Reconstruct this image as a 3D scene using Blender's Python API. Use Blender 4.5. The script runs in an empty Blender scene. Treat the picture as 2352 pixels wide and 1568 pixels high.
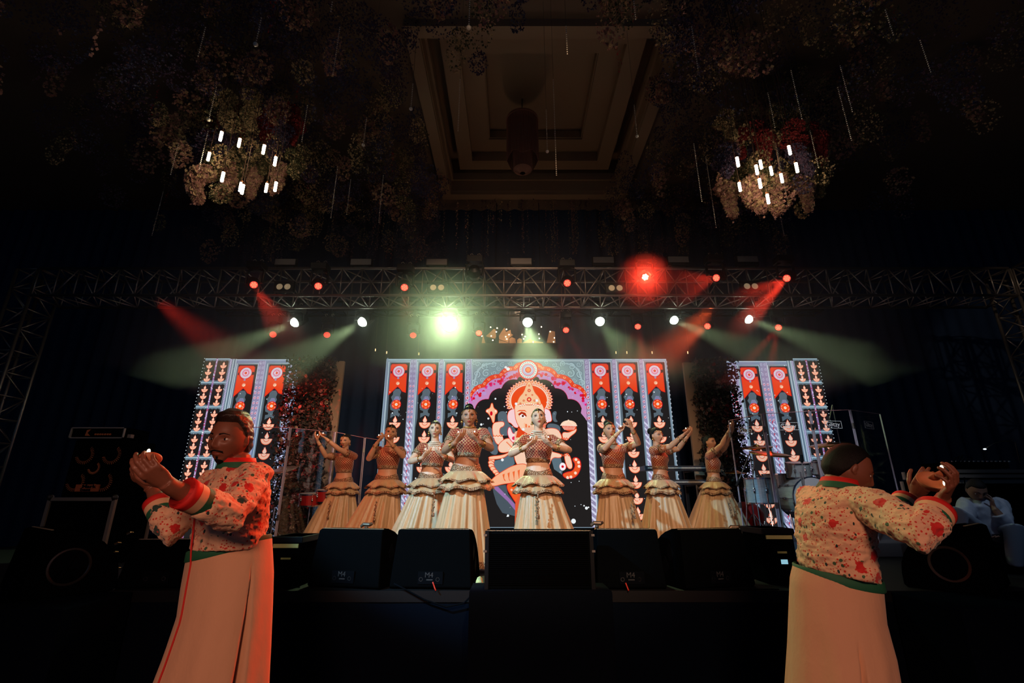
import bpy, bmesh, math, random
import numpy as np
from math import sin, cos, pi, radians as R, sqrt, exp, atan2, floor as mfloor
from mathutils import Vector, Matrix, Quaternion, noise
from mathutils.geometry import tessellate_polygon

rnd = random.Random(7)
SC = bpy.context.scene
COL = SC.collection

# ------------------------------------------------------------------ camera
F, CX, CY, CH = 1106.0, 1176.0, 784.0, 1.35       # focal length in pixels of 2352x1568, centre, eye height
TH = R(17.85); cT, sT = cos(TH), sin(TH)
cam = bpy.data.objects.new('camera', bpy.data.cameras.new('camera'))
COL.objects.link(cam); SC.camera = cam
cam.location = (0, 0, CH); cam.rotation_euler = (R(90) + TH, 0, 0)
cam.data.sensor_width = 36; cam.data.lens = 36 * F / 2352
cam.data.clip_start = 0.05; cam.data.clip_end = 100

def P(u, v, Y):                                   # the point of the place seen at pixel (u, v) at distance Y
    a = (u - CX) / F; b = (CY - v) / F; t = Y / (cT - b * sT)
    return Vector((a * t, Y, CH + t * (sT + b * cT)))
def ray(u, v):
    a = (u - CX) / F; b = (CY - v) / F
    return Vector((a, cT - b * sT, sT + b * cT)).normalized()

# ------------------------------------------------------------------ world, exposure, render settings
SC.view_settings.view_transform = 'Standard'; SC.view_settings.look = 'None'
SC.view_settings.exposure = 0.0; SC.view_settings.gamma = 1.0; SC.view_settings.use_curve_mapping = False
w = bpy.data.worlds.new('world'); SC.world = w; w.use_nodes = True
w.node_tree.nodes['Background'].inputs[0].default_value = (0.10, 0.26, 0.55, 1)
w.node_tree.nodes['Background'].inputs[1].default_value = 0.14
cy = SC.cycles
cy.use_denoising = True; cy.max_bounces = 5; cy.diffuse_bounces = 2; cy.glossy_bounces = 2
cy.transmission_bounces = 4; cy.transparent_max_bounces = 10; cy.volume_bounces = 0
cy.use_adaptive_sampling = True; cy.adaptive_threshold = 0.012; cy.sample_clamp_indirect = 3.0
cy.caustics_reflective = False; cy.caustics_refractive = False
cy.volume_step_rate = 2.0; cy.volume_max_steps = 96

def spot(name, loc, to, col, power, deg=30, blend=0.5, size=0.1):
    d = bpy.data.lights.new(name, 'SPOT'); o = bpy.data.objects.new(name, d); COL.objects.link(o)
    o.location = loc; o.rotation_euler = (Vector(to) - Vector(loc)).to_track_quat('-Z', 'Y').to_euler()
    d.color = col; d.energy = power; d.spot_size = R(deg); d.spot_blend = blend; d.shadow_soft_size = size
    return o
def area(name, loc, to, col, power, sx, sy=None):
    d = bpy.data.lights.new(name, 'AREA'); o = bpy.data.objects.new(name, d); COL.objects.link(o)
    o.location = loc; o.rotation_euler = (Vector(to) - Vector(loc)).to_track_quat('-Z', 'Y').to_euler()
    d.color = col; d.energy = power; d.shape = 'RECTANGLE'; d.size = sx; d.size_y = sy or sx
    return o
# front-of-house lamps of the hall, behind the photographer
spot('key_spotlight_warm', (0.9, -2.6, 5.4), (-0.1, 7.3, 2.0), (1.0, 0.65, 0.40), 1650, 39, 0.35, 0.12)
spot('key_spotlight_cool', (-4.6, 0.6, 4.7), (0.15, 5.6, 1.2), (0.30, 0.72, 1.0), 2500, 27, 0.35, 0.06)
spot('front_wash_warm', (0.0, -3.5, 3.2), (0.0, 2.5, 0.45), (1.0, 0.48, 0.31), 640, 62, 0.8, 0.5)
# stage lamps: red and green heads of the two trusses, then added fills
spot('red_spotlight_left_guest', (1.2, 5.0, 3.6), (-1.2, 2.3, 1.15), (1.0, 0.07, 0.01), 700, 22, 0.6, 0.08)
spot('warm_rim_right_guest', (-0.6, 3.9, 3.6), (1.55, 2.4, 1.05), (1.0, 0.85, 0.42), 110, 30, 0.6, 0.05)
spot('red_side_spotlight_left', (-5.2, 5.2, 4.3), (-1.9, 7.0, 1.4), (1.0, 0.06, 0.02), 230, 34, 0.7, 0.08)
spot('red_side_spotlight_right', (3.4, 7.6, 4.4), (-0.2, 5.5, 1.0), (1.0, 0.10, 0.02), 420, 26, 0.7, 0.08)
spot('red_wall_spotlight_left', (-5.2, 6.5, 4.1), (-3.5, 8.5, 2.6), (1.0, 0.04, 0.02), 620, 36, 0.8, 0.08)
spot('red_drum_spotlight', (2.6, 6.2, 4.4), (4.1, 7.3, 1.2), (1.0, 0.05, 0.03), 90, 20, 0.7, 0.05)
spot('added_drum_fill', (2.2, 3.4, 4.2), (4.6, 7.1, 1.3), (0.85, 0.95, 1.0), 420, 22, 0.7, 0.05)  # added fill to make the drums lighter and cooler, no fixture of the rig
spot('added_floral_panel_fill', (-1.6, 4.6, 4.4), (-3.6, 8.5, 2.0), (1.0, 0.72, 0.55), 300, 26, 0.8, 0.08)  # added warm fill that lifts the leaves of the left panel
spot('added_left_wing_fill', (-3.0, 2.2, 3.6), (-4.6, 5.6, 1.5), (1.0, .72, .55), 40, 40, .8, .1)  # added faint fill so the bass amplifier shows
area('added_ceiling_fill', (0, 5.5, 1.0), (0, 4.5, 8), (0.85, 0.72, 1.0), 2.2, 7, 2)  # added ceiling fill in place of bounce from the stage lamps

HAZE = 0.075
# ------------------------------------------------------------------ helpers
def lin(c):
    return tuple(((x / 255.0) / 12.92 if x / 255.0 <= 0.04045 else ((x / 255.0 + 0.055) / 1.055) ** 2.4) for x in c)
_M = {}
def mat(name, rgb=(128, 128, 128), rough=0.6, metal=0.0, emit=None, es=1.0, alpha=1.0, spec=0.5, sheen=0.0):
    if name in _M: return _M[name]
    m = bpy.data.materials.new(name); m.use_nodes = True; _M[name] = m
    b = m.node_tree.nodes['Principled BSDF']
    b.inputs['Base Color'].default_value = (*lin(rgb), 1); b.inputs['Roughness'].default_value = rough
    b.inputs['Metallic'].default_value = metal; b.inputs['Alpha'].default_value = alpha
    b.inputs['Specular IOR Level'].default_value = spec; b.inputs['Sheen Weight'].default_value = sheen
    if emit is not None:
        b.inputs['Emission Color'].default_value = (*lin(emit), 1); b.inputs['Emission Strength'].default_value = es
    return m
class NT:                                          # a few shortcuts to write node materials
    def __init__(s, m): s.t = m.node_tree; s.b = m.node_tree.nodes.get('Principled BSDF')
    def n(s, typ, **k):
        x = s.t.nodes.new(typ)
        for a, b in k.items(): setattr(x, a, b)
        return x
    def l(s, a, b): s.t.links.new(a, b)
    def math(s, op, a, b=None, c=None, clamp=False):
        x = s.t.nodes.new('ShaderNodeMath'); x.operation = op; x.use_clamp = clamp
        for i, q in enumerate((a, b, c)):
            if q is None: continue
            if isinstance(q, (int, float)): x.inputs[i].default_value = q
            else: s.l(q, x.inputs[i])
        return x.outputs[0]
    def mix(s, f, a, b):
        x = s.t.nodes.new('ShaderNodeMix'); x.data_type = 'RGBA'
        for i, q in ((0, f), (6, a), (7, b)):
            if isinstance(q, (int, float)): x.inputs[i].default_value = q
            elif isinstance(q, tuple): x.inputs[i].default_value = (*lin(q), 1)
            else: s.l(q, x.inputs[i])
        return x.outputs[2]
    def bump(s, h, st=0.3, dist=0.01):
        x = s.n('ShaderNodeBump'); x.inputs['Strength'].default_value = st; x.inputs['Distance'].default_value = dist
        s.l(h, x.inputs['Height']); s.l(x.outputs[0], s.b.inputs['Normal'])
    def noise(s, sc, det=2.0, vec=None, rough=0.5):
        x = s.n('ShaderNodeTexNoise'); x.inputs['Scale'].default_value = sc; x.inputs['Detail'].default_value = det
        x.inputs['Roughness'].default_value = rough
        if vec is not None: s.l(vec, x.inputs['Vector'])
        return x.outputs['Fac']
    def obj(s): return s.n('ShaderNodeTexCoord').outputs['Object']
    def map(s, vec, sc):
        x = s.n('ShaderNodeMapping'); x.inputs['Scale'].default_value = sc; s.l(vec, x.inputs['Vector']); return x.outputs[0]

_W = {}                                            # world offset of every parent
def empty(name, loc=(0, 0, 0)):
    o = bpy.data.objects.new(name, None); COL.objects.link(o); o.location = loc; o.empty_display_size = 0.1
    _W[o.name] = Vector(loc); return o
def tag(o, label=None, cat=None, group=None, kind=None):
    if label: o['label'] = label
    if cat: o['category'] = cat
    if group: o['group'] = group
    if kind: o['kind'] = kind
    return o
def thing(name, label, cat, loc=(0, 0, 0), group=None): return tag(empty(name, loc), label, cat, group)

def link_mesh(name, me, parent=None, recentre=True):
    o = bpy.data.objects.new(name, me); COL.objects.link(o)
    if parent is not None:
        off = _W[parent.name]; o.parent = parent; _W[o.name] = off
        if off.length > 0: me.transform(Matrix.Translation(-off))
    elif recentre and len(me.vertices):
        co = np.empty(len(me.vertices) * 3); me.vertices.foreach_get('co', co); co = co.reshape(-1, 3)
        lo, hi = co.min(0), co.max(0); c = Vector(((lo[0] + hi[0]) / 2, (lo[1] + hi[1]) / 2, lo[2]))
        me.transform(Matrix.Translation(-c)); o.location = c; _W[o.name] = c
    else: _W[o.name] = Vector((0, 0, 0))
    return o
def copy_tree(o, parent=None):
    c = o.copy(); COL.objects.link(c)
    if parent is not None: c.parent = parent
    _W[c.name] = _W.get(o.name, Vector((0, 0, 0)))
    for ch in [x for x in o.children]: copy_tree(ch, c)
    return c

class MB:                                          # collects shapes; build() links them as one mesh object
    def __init__(s): s.v = []; s.f = []; s.m = []
    def add(s, V, Fc, mi=0):
        o = len(s.v); s.v.extend([tuple(p) for p in V]); s.f.extend([tuple(i + o for i in f) for f in Fc]); s.m.extend([mi] * len(Fc)); return s
    def box(s, lo, hi, mi=0, M=None):
        x0, y0, z0 = lo; x1, y1, z1 = hi
        V = [Vector(p) for p in ((x0, y0, z0), (x1, y0, z0), (x1, y1, z0), (x0, y1, z0), (x0, y0, z1), (x1, y0, z1), (x1, y1, z1), (x0, y1, z1))]
        if M is not None: V = [M @ p for p in V]
        return s.add(V, [(0, 3, 2, 1), (4, 5, 6, 7), (0, 1, 5, 4), (1, 2, 6, 5), (2, 3, 7, 6), (3, 0, 4, 7)], mi)
    def loft(s, rings, mi=0, cap=True):
        n = len(rings[0]); V = [p for r in rings for p in r]; Fc = []
        for i in range(len(rings) - 1):
            for j in range(n):
                k = (j + 1) % n; Fc.append((i * n + j, i * n + k, (i + 1) * n + k, (i + 1) * n + j))
        if cap: Fc.append(tuple(reversed(range(n)))); Fc.append(tuple(range((len(rings) - 1) * n, len(rings) * n)))
        return s.add(V, Fc, mi)
    def tube(s, pts, rad, n=8, mi=0, cap=True):
        pts = [Vector(p) for p in pts]; 
        if not hasattr(rad, '__len__'): rad = [rad] * len(pts)
        rings = []; up = None
        for i, p in enumerate(pts):
            d = (pts[min(i + 1, len(pts) - 1)] - pts[max(i - 1, 0)])
            d = d.normalized() if d.length > 1e-9 else Vector((0, 0, 1))
            if up is None: up = Vector((0, 0, 1)) if abs(d.z) < 0.9 else Vector((1, 0, 0))
            a = d.cross(up); a = a.normalized() if a.length > 1e-6 else d.orthogonal().normalized(); b = a.cross(d).normalized(); up = b
            rings.append([p + (a * cos(2 * pi * j / n) + b * sin(2 * pi * j / n)) * rad[i] for j in range(n)])
        return s.loft(rings, mi, cap)
    def lathe(s, prof, c=(0, 0, 0), n=24, mi=0, M=None, cap=True):
        c = Vector(c); rings = [[(Vector((r * cos(2 * pi * j / n), r * sin(2 * pi * j / n), z))) for j in range(n)] for r, z in prof]
        rings = [[(M @ q if M is not None else q) + c for q in r] for r in rings]
        return s.loft(rings, mi, cap)
    def ball(s, c, r, n=10, mi=0, M=None):
        if not hasattr(r, '__len__'): r = (r, r, r)
        c = Vector(c); rings = []
        for i in range(1, n):
            ph = pi * i / n
            rings.append([Vector((r[0] * sin(ph) * cos(2 * pi * j / n), r[1] * sin(ph) * sin(2 * pi * j / n), -r[2] * cos(ph))) for j in range(n)])
        rings = [[(M @ q if M is not None else q) + c for q in g] for g in rings]
        return s.loft(rings, mi, True)
    def prism(s, poly, d, mi=0):                   # polygon of 3-D points pushed along d
        d = Vector(d); A = [Vector(p) for p in poly]; n = len(A)
        return s.add(A + [p + d for p in A], [tuple(range(n)), tuple(reversed(range(n, 2 * n)))] + [(i, i + n, (i + 1) % n + n, (i + 1) % n) for i in range(n)], mi)
    def build(s, name, mats, parent=None, smooth=False, bevel=0, recentre=True, raw=False):
        me = bpy.data.meshes.new(name); me.from_pydata(s.v, [], s.f)
        for m in (mats if isinstance(mats, (list, tuple)) else [mats]): me.materials.append(m)
        me.polygons.foreach_set('material_index', s.m)
        if smooth: me.polygons.foreach_set('use_smooth', [True] * len(s.f))
        me.update()
        if not raw:
            bm = bmesh.new(); bm.from_mesh(me); bmesh.ops.recalc_face_normals(bm, faces=bm.faces); bm.to_mesh(me); bm.free()
        o = link_mesh(name, me, parent, recentre)
        if bevel:
            b = o.modifiers.new('edge', 'BEVEL'); b.width = bevel; b.segments = 2; b.limit_method = 'ANGLE'; b.angle_limit = R(35)
        return o
def text_mesh(name, txt, size, M, m, parent=None, thick=0.001, bold=0.0, xs=1.0):
    cu = bpy.data.curves.new(name, 'FONT'); cu.body = txt; cu.size = size; cu.extrude = thick; cu.offset = bold
    cu.align_x = 'CENTER'; cu.align_y = 'CENTER'
    t = bpy.data.objects.new('tmp', cu); COL.objects.link(t)
    me = bpy.data.meshes.new_from_object(t.evaluated_get(bpy.context.evaluated_depsgraph_get()))
    bpy.data.objects.remove(t); me.materials.clear(); me.materials.append(m)
    me.transform(Matrix.Diagonal((xs, 1, 1, 1))); me.transform(M); return link_mesh(name, me, parent)
def frame_matrix(o, x, y, z):
    x, y, z = Vector(x), Vector(y), Vector(z)
    return Matrix(((x.x, y.x, z.x, o[0]), (x.y, y.y, z.y, o[1]), (x.z, y.z, z.z, o[2]), (0, 0, 0, 1)))
FACE_CAM = Matrix.Rotation(R(90), 4, 'X')          # text standing up, read from -y

BLACK = mat('black_paint', (11, 14, 19), 0.6, spec=.12)
RUBBER = mat('matt_black', (7, 10, 15), 0.9, spec=.03)
CHROME = mat('chrome', (205, 205, 210), 0.18, 1.0)
ALU = mat('aluminium', (170, 170, 175), 0.38, 1.0)
STEEL = mat('dull_steel', (120, 118, 115), 0.45, 1.0)
# ------------------------------------------------------------------ the setting
ZS = 0.65                                          # stage height
def struct(o): o['kind'] = 'structure'; return o
mfl = mat('ballroom_carpet', (30, 32, 38), 0.9); t = NT(mfl)
t.l(t.mix(t.noise(40, 3, t.obj()), (22, 24, 30), (40, 42, 48)), t.b.inputs['Base Color'])
struct(MB().box((-13, -7, -0.1), (13, 12, 0)).build('floor', mfl))
mdr = mat('black_drape', (44, 62, 92), 1.0, spec=.0)
def drape(name, p0, p1, z0, z1, fold, amp, m=mdr, parent=None, seed=0):
    p0, p1 = Vector(p0), Vector(p1); L = (p1 - p0).length; d = (p1 - p0) / L; nrm = Vector((d.y, -d.x, 0)); n = int(L / fold * 8); r = random.Random(seed)
    ph = [r.uniform(0, 6) for _ in range(4)]
    V = []; nz = 6
    for k in range(nz + 1):
        z = z0 + (z1 - z0) * k / nz
        for i in range(n + 1):
            x = L * i / n
            w_ = sin(2 * pi * x / fold + 0.8 * sin(x * 1.3 + ph[0])) * (0.6 + 0.4 * sin(x * 2.1 + ph[1] + z * 0.3))
            q = p0 + d * x + nrm * (w_ * amp); V.append((q.x, q.y, z))
    Fc = [(k * (n + 1) + i, k * (n + 1) + i + 1, (k + 1) * (n + 1) + i + 1, (k + 1) * (n + 1) + i) for k in range(nz) for i in range(n)]
    return MB().add(V, Fc).build(name, m, parent, smooth=True)
struct(drape('wall_back', (-12.8, 10.2, 0), (12.8, 10.2, 0), 0, 8.0, 0.32, 0.05))
mwl = mat('dark_panel_wall', (44, 58, 84), 1.0, spec=.0)
struct(MB().box((-13, -7, 0), (-12.9, 12, 8.2)).build('wall_left', mwl))
struct(MB().box((12.9, -7, 0), (13, 12, 8.2)).build('wall_right', mwl))
# ceiling with a stepped rectangular coffer
cx0, cx1, cy0, cy1 = -1.45, 2.45, 5.4, 9.42
mce = mat('ceiling_plaster', (120, 100, 84), 0.8); mcb = mat('ceiling_moulding', (150, 124, 100), 0.6)
c_ = MB()
for lo, hi in (((-13, -7), (13, cy0)), ((-13, cy1), (13, 12)), ((-13, cy0), (cx0, cy1)), ((cx1, cy0), (13, cy1))):
    c_.box((lo[0], lo[1], 8.0), (hi[0], hi[1], 8.1))
struct(c_.build('ceiling', mce))
def frame_ring(mb, x0, x1, y0, y1, w, z0, z1):
    mb.box((x0, y0, z0), (x1, y0 + w, z1)); mb.box((x0, y1 - w, z0), (x1, y1, z1)); mb.box((x0, y0 + w, z0), (x0 + w, y1 - w, z1)); mb.box((x1 - w, y0 + w, z0), (x1, y1 - w, z1))
tr = MB()
for k, (ins, w_, z0, z1) in enumerate(((-0.14, 0.20, 7.86, 8.02), (0.0, 0.07, 7.95, 8.3), (0.06, 0.05, 8.22, 8.4), (0.28, 0.30, 8.36, 8.46), (0.5, 0.06, 8.42, 8.62), (0.56, 0.4, 8.6, 8.68), (0.92, 0.06, 8.64, 8.82))):
    frame_ring(tr, cx0 + ins, cx1 - ins, cy0 + ins, cy1 - ins, w_, z0, z1)
tr.box((cx0 - 0.06, cy0 - 0.06, 8.84), (cx1 + 0.06, cy1 + 0.06, 8.95)); frame_ring(tr, cx0 - .06, cx1 + .06, cy0 - .06, cy1 + .06, .06, 7.98, 8.9)
struct(tr.build('trim_1', mcb))

# stage
msk = mat('stage_skirt_cloth', (9, 15, 25), 1.0, spec=.0); mdk = mat('stage_deck', (12, 14, 18), 0.6, spec=.2)
st = thing('stage_platform', 'black skirted concert stage deck carrying the dancers and speakers', 'stage', (0, 7.2, 0))
MB().box((-7.4, 4.18, ZS - 0.08), (7.4, 10.0, ZS)).build('deck', mdk, st)
drape('skirt', (-7.4, 4.19, 0), (7.4, 4.19, 0), 0.0, ZS - 0.012, 0.5, 0.006, msk, st, 3)
for sx in (-1, 1):
    drape('skirt', (sx * 7.4, 4.2, 0), (sx * 7.4, 10, 0), 0.0, ZS - 0.01, 0.5, 0.01, msk, st, 4)
ri = thing('stage_riser', 'cloth covered black block in front of the stage under the widest speaker', 'riser', (0.22, 3.95, 0))
x0 = P(1085, 1342, 3.78).x; x1 = P(1398, 1342, 3.78).x
MB().box((x0, 3.78, 0), (x1, 4.14, 0.70)).build('block', msk, ri, bevel=0.02)
cl = MB(); n = 60
for k, (z, of) in enumerate(((0.712, 0.0), (0.70, 0.012), (0.45, 0.014), (0.2, 0.02), (0.0, 0.03))):
    cl.v.extend([(x0 - 0.02 + (x1 - x0 + 0.04) * i / n, (3.78 - of - 0.006 * sin(i * 0.9) * (k > 1) - 0.01 * exp(-((i - 4) / 2.0) ** 2) * (k > 1)), z) for i in range(n + 1)])
for k in range(4): cl.f.extend([(k * (n + 1) + i, k * (n + 1) + i + 1, (k + 1) * (n + 1) + i + 1, (k + 1) * (n + 1) + i) for i in range(n)]); cl.m.extend([0] * n)
cl.box((x0 - 0.02, 3.78, 0.702), (x1 + 0.02, 4.14, 0.712))
cl.build('cloth', mat('riser_cloth', (9, 14, 22), 1.0, spec=.02), ri, smooth=True)
dr = thing('drum_riser', 'low dark grey carpeted block under the drum kit', 'riser', (4.2, 7.3, ZS))
MB().box((3.55, 6.35, ZS + .002), (6.1, 8.2, ZS + 0.16)).build('block', mat('riser_carpet', (58, 62, 70), 0.9), dr, bevel=0.01)
# ------------------------------------------------------------------ LED screens and their pictures
YS = 8.8
mled = bpy.data.materials.new('led_picture'); mled.use_nodes = True
_n = mled.node_tree; _n.nodes.clear(); _o = _n.nodes.new('ShaderNodeOutputMaterial'); _e = _n.nodes.new('ShaderNodeEmission'); _a = _n.nodes.new('ShaderNodeVertexColor'); _a.layer_name = 'Col'
_n.links.new(_a.outputs[0], _e.inputs[0]); _n.links.new(_e.outputs[0], _o.inputs[0]); _e.inputs[1].default_value = 1.0
T0 = P(1177, 824, YS).x / 1.0 if False else (P(1276, 824, YS).x - P(1176, 824, YS).x) / 100.0
def Zv(v): return P(1176, v, YS).z
def px(u, v): q = P(u, v, YS); return (q.x, q.z)            # picture point given where it appears
def tp(ut, v): return ((ut - 1176) * T0, Zv(v))             # picture point: column measured along the top edge
class Art:
    def __init__(s): s.v = []; s.f = []; s.c = []; s.k = 0
    def poly(s, pts, rgb, lay=None):
        s.k += 1; y = YS - 0.0006 * (s.k if lay is None else lay) ** 0.0 * 0 - 0.00006 * s.k
        o = len(s.v); s.v.extend([(p[0], y, p[1]) for p in pts]); c = lin(rgb)
        tr_ = tessellate_polygon([[Vector((p[0], p[1], 0)) for p in pts]])
        s.f.extend([tuple(i + o for i in t_) for t_ in tr_]); s.c.extend([c] * len(tr_))
    def disc(s, c, r, rgb, n=20, ry=None): s.poly([(c[0] + r * cos(2 * pi * i / n), c[1] + (ry or r) * sin(2 * pi * i / n)) for i in range(n)], rgb)
    def rect(s, a, b, rgb): s.poly([(a[0], a[1]), (b[0], a[1]), (b[0], b[1]), (a[0], b[1])], rgb)
    def stroke(s, pts, w, rgb, taper=0.0):
        n = len(pts); L = []; Rr = []
        for i, p in enumerate(pts):
            q0 = pts[max(i - 1, 0)]; q1 = pts[min(i + 1, n - 1)]; dx, dz = q1[0] - q0[0], q1[1] - q0[1]; l = sqrt(dx * dx + dz * dz) or 1
            h = w / 2 * (1 - taper * i / (n - 1)); L.append((p[0] - dz / l * h, p[1] + dx / l * h)); Rr.append((p[0] + dz / l * h, p[1] - dx / l * h))
        for i in range(n - 1): s.poly([L[i], L[i + 1], Rr[i + 1], Rr[i]], rgb); s.k -= 1
        s.k += 1
    def spiral(s, c, r, a0, turns, w, rgb, sgn=1):
        n = 14; s.stroke([(c[0] + r * (1 - .8 * i / n) * cos(a0 + sgn * turns * 2 * pi * i / n), c[1] + r * (1 - .8 * i / n) * sin(a0 + sgn * turns * 2 * pi * i / n)) for i in range(n + 1)], w, rgb, 0.4)
    def build(s, name, parent):
        me = bpy.data.meshes.new(name); me.from_pydata(s.v, [], s.f); at = me.color_attributes.new('Col', 'FLOAT_COLOR', 'CORNER')
        arr = np.ones((len(s.f) * 3, 4), np.float32); arr[:, :3] = np.repeat(np.array(s.c, np.float32), 3, 0); at.data.foreach_set('color', arr.ravel())
        me.materials.append(mled); return link_mesh(name, me, parent)
U = T0                                                     # one picture pixel in metres
ORG, RED, CRE, DRK, GRY, PAL, LIL, MAG = (232, 66, 20), (214, 14, 34), (247, 205, 178), (34, 31, 31), (88, 102, 112), (150, 176, 190), (146, 138, 172), (214, 20, 80)
WHT = (222, 238, 244)
def mandala(A, c, r):
    A.disc((c[0] - r * .05, c[1] - r * .06), r * 1.18, RED, 28); A.disc(c, r, (226, 222, 236), 28)
    for k in range(24):
        a = 2 * pi * k / 24; A.poly([(c[0] + r * .9 * cos(a - .06), c[1] + r * .9 * sin(a - .06)), (c[0] + r * .9 * cos(a + .06), c[1] + r * .9 * sin(a + .06)), (c[0] + r * .78 * cos(a), c[1] + r * .78 * sin(a))], (70, 60, 80))
    A.disc(c, r * .72, (214, 110, 150), 24); 
    for k in range(16):
        a = 2 * pi * k / 16; A.poly([(c[0] + r * .72 * cos(a - .07), c[1] + r * .72 * sin(a - .07)), (c[0] + r * .72 * cos(a + .07), c[1] + r * .72 * sin(a + .07)), (c[0] + r * .4 * cos(a), c[1] + r * .4 * sin(a))], (240, 214, 230))
    A.disc(c, r * .42, (236, 200, 220), 18); A.disc(c, r * .24, RED, 12); A.disc(c, r * .1, (250, 150, 60), 8)
def diya(A, x, ztop, k=1.0):                                # flame over a half-round bowl
    w = 11.8 * U * k; h = U * k
    A.poly([(x + (w + h) * cos(a), ztop - 14.0 * h + (w + h) * 1.05 * sin(a)) for a in [pi + pi * i / 12 for i in range(13)]], (226, 80, 40))
    A.poly([(x + w * cos(a), ztop - 14.4 * h + w * sin(a)) for a in [pi + pi * i / 12 for i in range(13)]], (250, 190, 160))
    A.poly([(x + w * .55 * cos(a), ztop - 14.4 * h + w * .55 * sin(a)) for a in [pi + pi * i / 10 for i in range(11)]], (228, 96, 60))
    A.poly([(x + w * .45 * cos(a), ztop - 14.4 * h + w * .45 * sin(a)) for a in [pi + pi * i / 10 for i in range(11)]], (250, 196, 170))
    fl = [(0, 0), (1.6, -4), (3.6, -8), (4.2, -10.5), (3, -13), (0, -14), (-3, -13), (-4.2, -10.5), (-3.6, -8), (-1.6, -4)]
    A.poly([(x + a * 1.25 * h, ztop + b * h + .8 * h) for a, b in fl], (226, 70, 36)); A.poly([(x + a * h, ztop + b * h) for a, b in fl], (252, 206, 180))
def scroll_strip(A, x0, x1, z0, z1, seed=0, dbl=False):    # patterned pilaster: scrolls above, twisted rope below
    r = random.Random(seed); A.rect((x0, z1), (x1, z0), LIL)
    zc = Zv(968); zr = Zv(880); w = x1 - x0; n = 2 if dbl else 1
    for q in range(n):
        xa = x0 + w * q / n; wq = w / n; z = z1 - wq * .7; k = 0
        while z > max(z0, zc):
            hot = z < zr
            if hot: A.disc((xa + wq * .35, z), wq * .34, RED if k % 2 else (190, 24, 70), 10)
            A.spiral((xa + wq * .5, z), wq * .40, 1.0, 1.2, wq * .2, (206, 200, 222) if hot else (178, 178, 204)); z -= 11.5 * U; k += 1
        z = min(z1, zc)
        while z > z0 + 4 * U:
            A.poly([(xa, z), (xa + wq, z - 9 * U), (xa + wq, z - 14 * U), (xa, z - 5 * U)], (210, 212, 236))
            A.disc((xa + wq * r.uniform(.2, .8), z - 11 * U), .9 * U, (240, 240, 250), 6)
            if dbl: A.poly([(x0 + w / 2 - 1.2 * U, z), (x0 + w / 2 + 1.2 * U, z), (x0 + w / 2, z - 6 * U)], RED)
            z -= 13 * U
    A.stroke([(x1 - .4 * U, z1), (x1 - .4 * U, z0)], 1.0 * U, (196, 200, 226))
def banner(A, ut, dv=0, ndiya=8, seed=0, zbot=0):
    r = random.Random(seed); X = lambda d: (ut + d - 1176) * U
    V_ = lambda v: Zv(v + dv)
    def pg(pts, col): A.poly([(X(a), V_(b)) for a, b in pts], col)
    A.rect((X(-25), V_(829)), (X(27), zbot), (112, 130, 146)); A.rect((X(-20), V_(833)), (X(24), zbot), DRK)
    pg([(-21, 833), (-21, 990), (-17, 960), (-18, 900), (-19, 833)], GRY)
    A.stroke([(X(-23.5), zbot), (X(-23.5), V_(830.5)), (X(25), V_(830.5)), (X(25), V_(876))], 1.0 * U, WHT)
    pg([(-19, 839), (-16, 835.5), (15, 835.5), (19, 839), (19.5, 902), (11, 899), (5, 892), (0, 888), (-8, 896), (-19.5, 908)], RED)
    pg([(-18, 840), (-15, 837), (14.5, 837), (18, 840), (18.4, 901), (11, 897.5), (5, 890.5), (0, 886.5), (-8, 894), (-18.6, 906)], ORG)
    pg([(-18, 852), (-12, 851), (-12, 858), (-18, 857)], DRK); pg([(19, 850), (12, 850), (12, 858), (19, 856)], DRK)
    mandala(A, (X(0), V_(852.5)), 12.6 * U)
    A.disc((X(0), V_(880)), 3.8 * U, (250, 214, 180), 14); A.spiral((X(-.3), V_(880)), 3 * U, 0.4, .9, 1.0 * U, ORG); A.disc((X(0), V_(868)), 2.4 * U, (150, 150, 190), 10)
    pg([(-4, 893), (5, 893), (9, 900), (7, 908), (10, 914), (7, 921), (-9, 921), (-13, 912), (-9, 906), (-9, 899)], GRY)
    pg([(-6, 916), (-3, 910), (4, 910), (7, 916), (7, 921), (-6, 921)], (126, 126, 160))
    pg([(-10, 921), (-14, 930), (-12, 941), (-5, 944), (-5, 948), (-11, 949), (-11, 960), (-7, 957), (0, 953), (8, 957), (10, 950), (6, 948), (5, 943), (8, 938), (6, 921)], GRY)
    c = (X(0), V_(928.5)); A.disc(c, 10.8 * U, RED, 16)
    for k in range(6):
        a = pi / 6 + k * pi / 3; A.disc((c[0] + 5.2 * U * cos(a), c[1] + 5.2 * U * sin(a)), 4.8 * U, (240, 84, 30), 12)
        A.stroke([(c[0] + 8.2 * U * cos(a + q * .1), c[1] + 8.2 * U * sin(a + q * .1)) for q in (-3, -1, 1, 3)], .8 * U, (250, 200, 180))
    A.disc(c, 3.0 * U, (250, 236, 222), 12); A.disc(c, 1.2 * U, (180, 150, 120), 8)
    z = V_(955.5)
    for k in range(ndiya):
        if z - 27 * U < zbot: break
        diya(A, X(0), z); z -= 31.6 * U
    for k in range(16): A.disc((X(r.uniform(-18, 24)), r.uniform(zbot, V_(890))), r.choice((.5, .7, .7, 1.0, 1.5)) * U, (226, 238, 244), 8)
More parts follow.
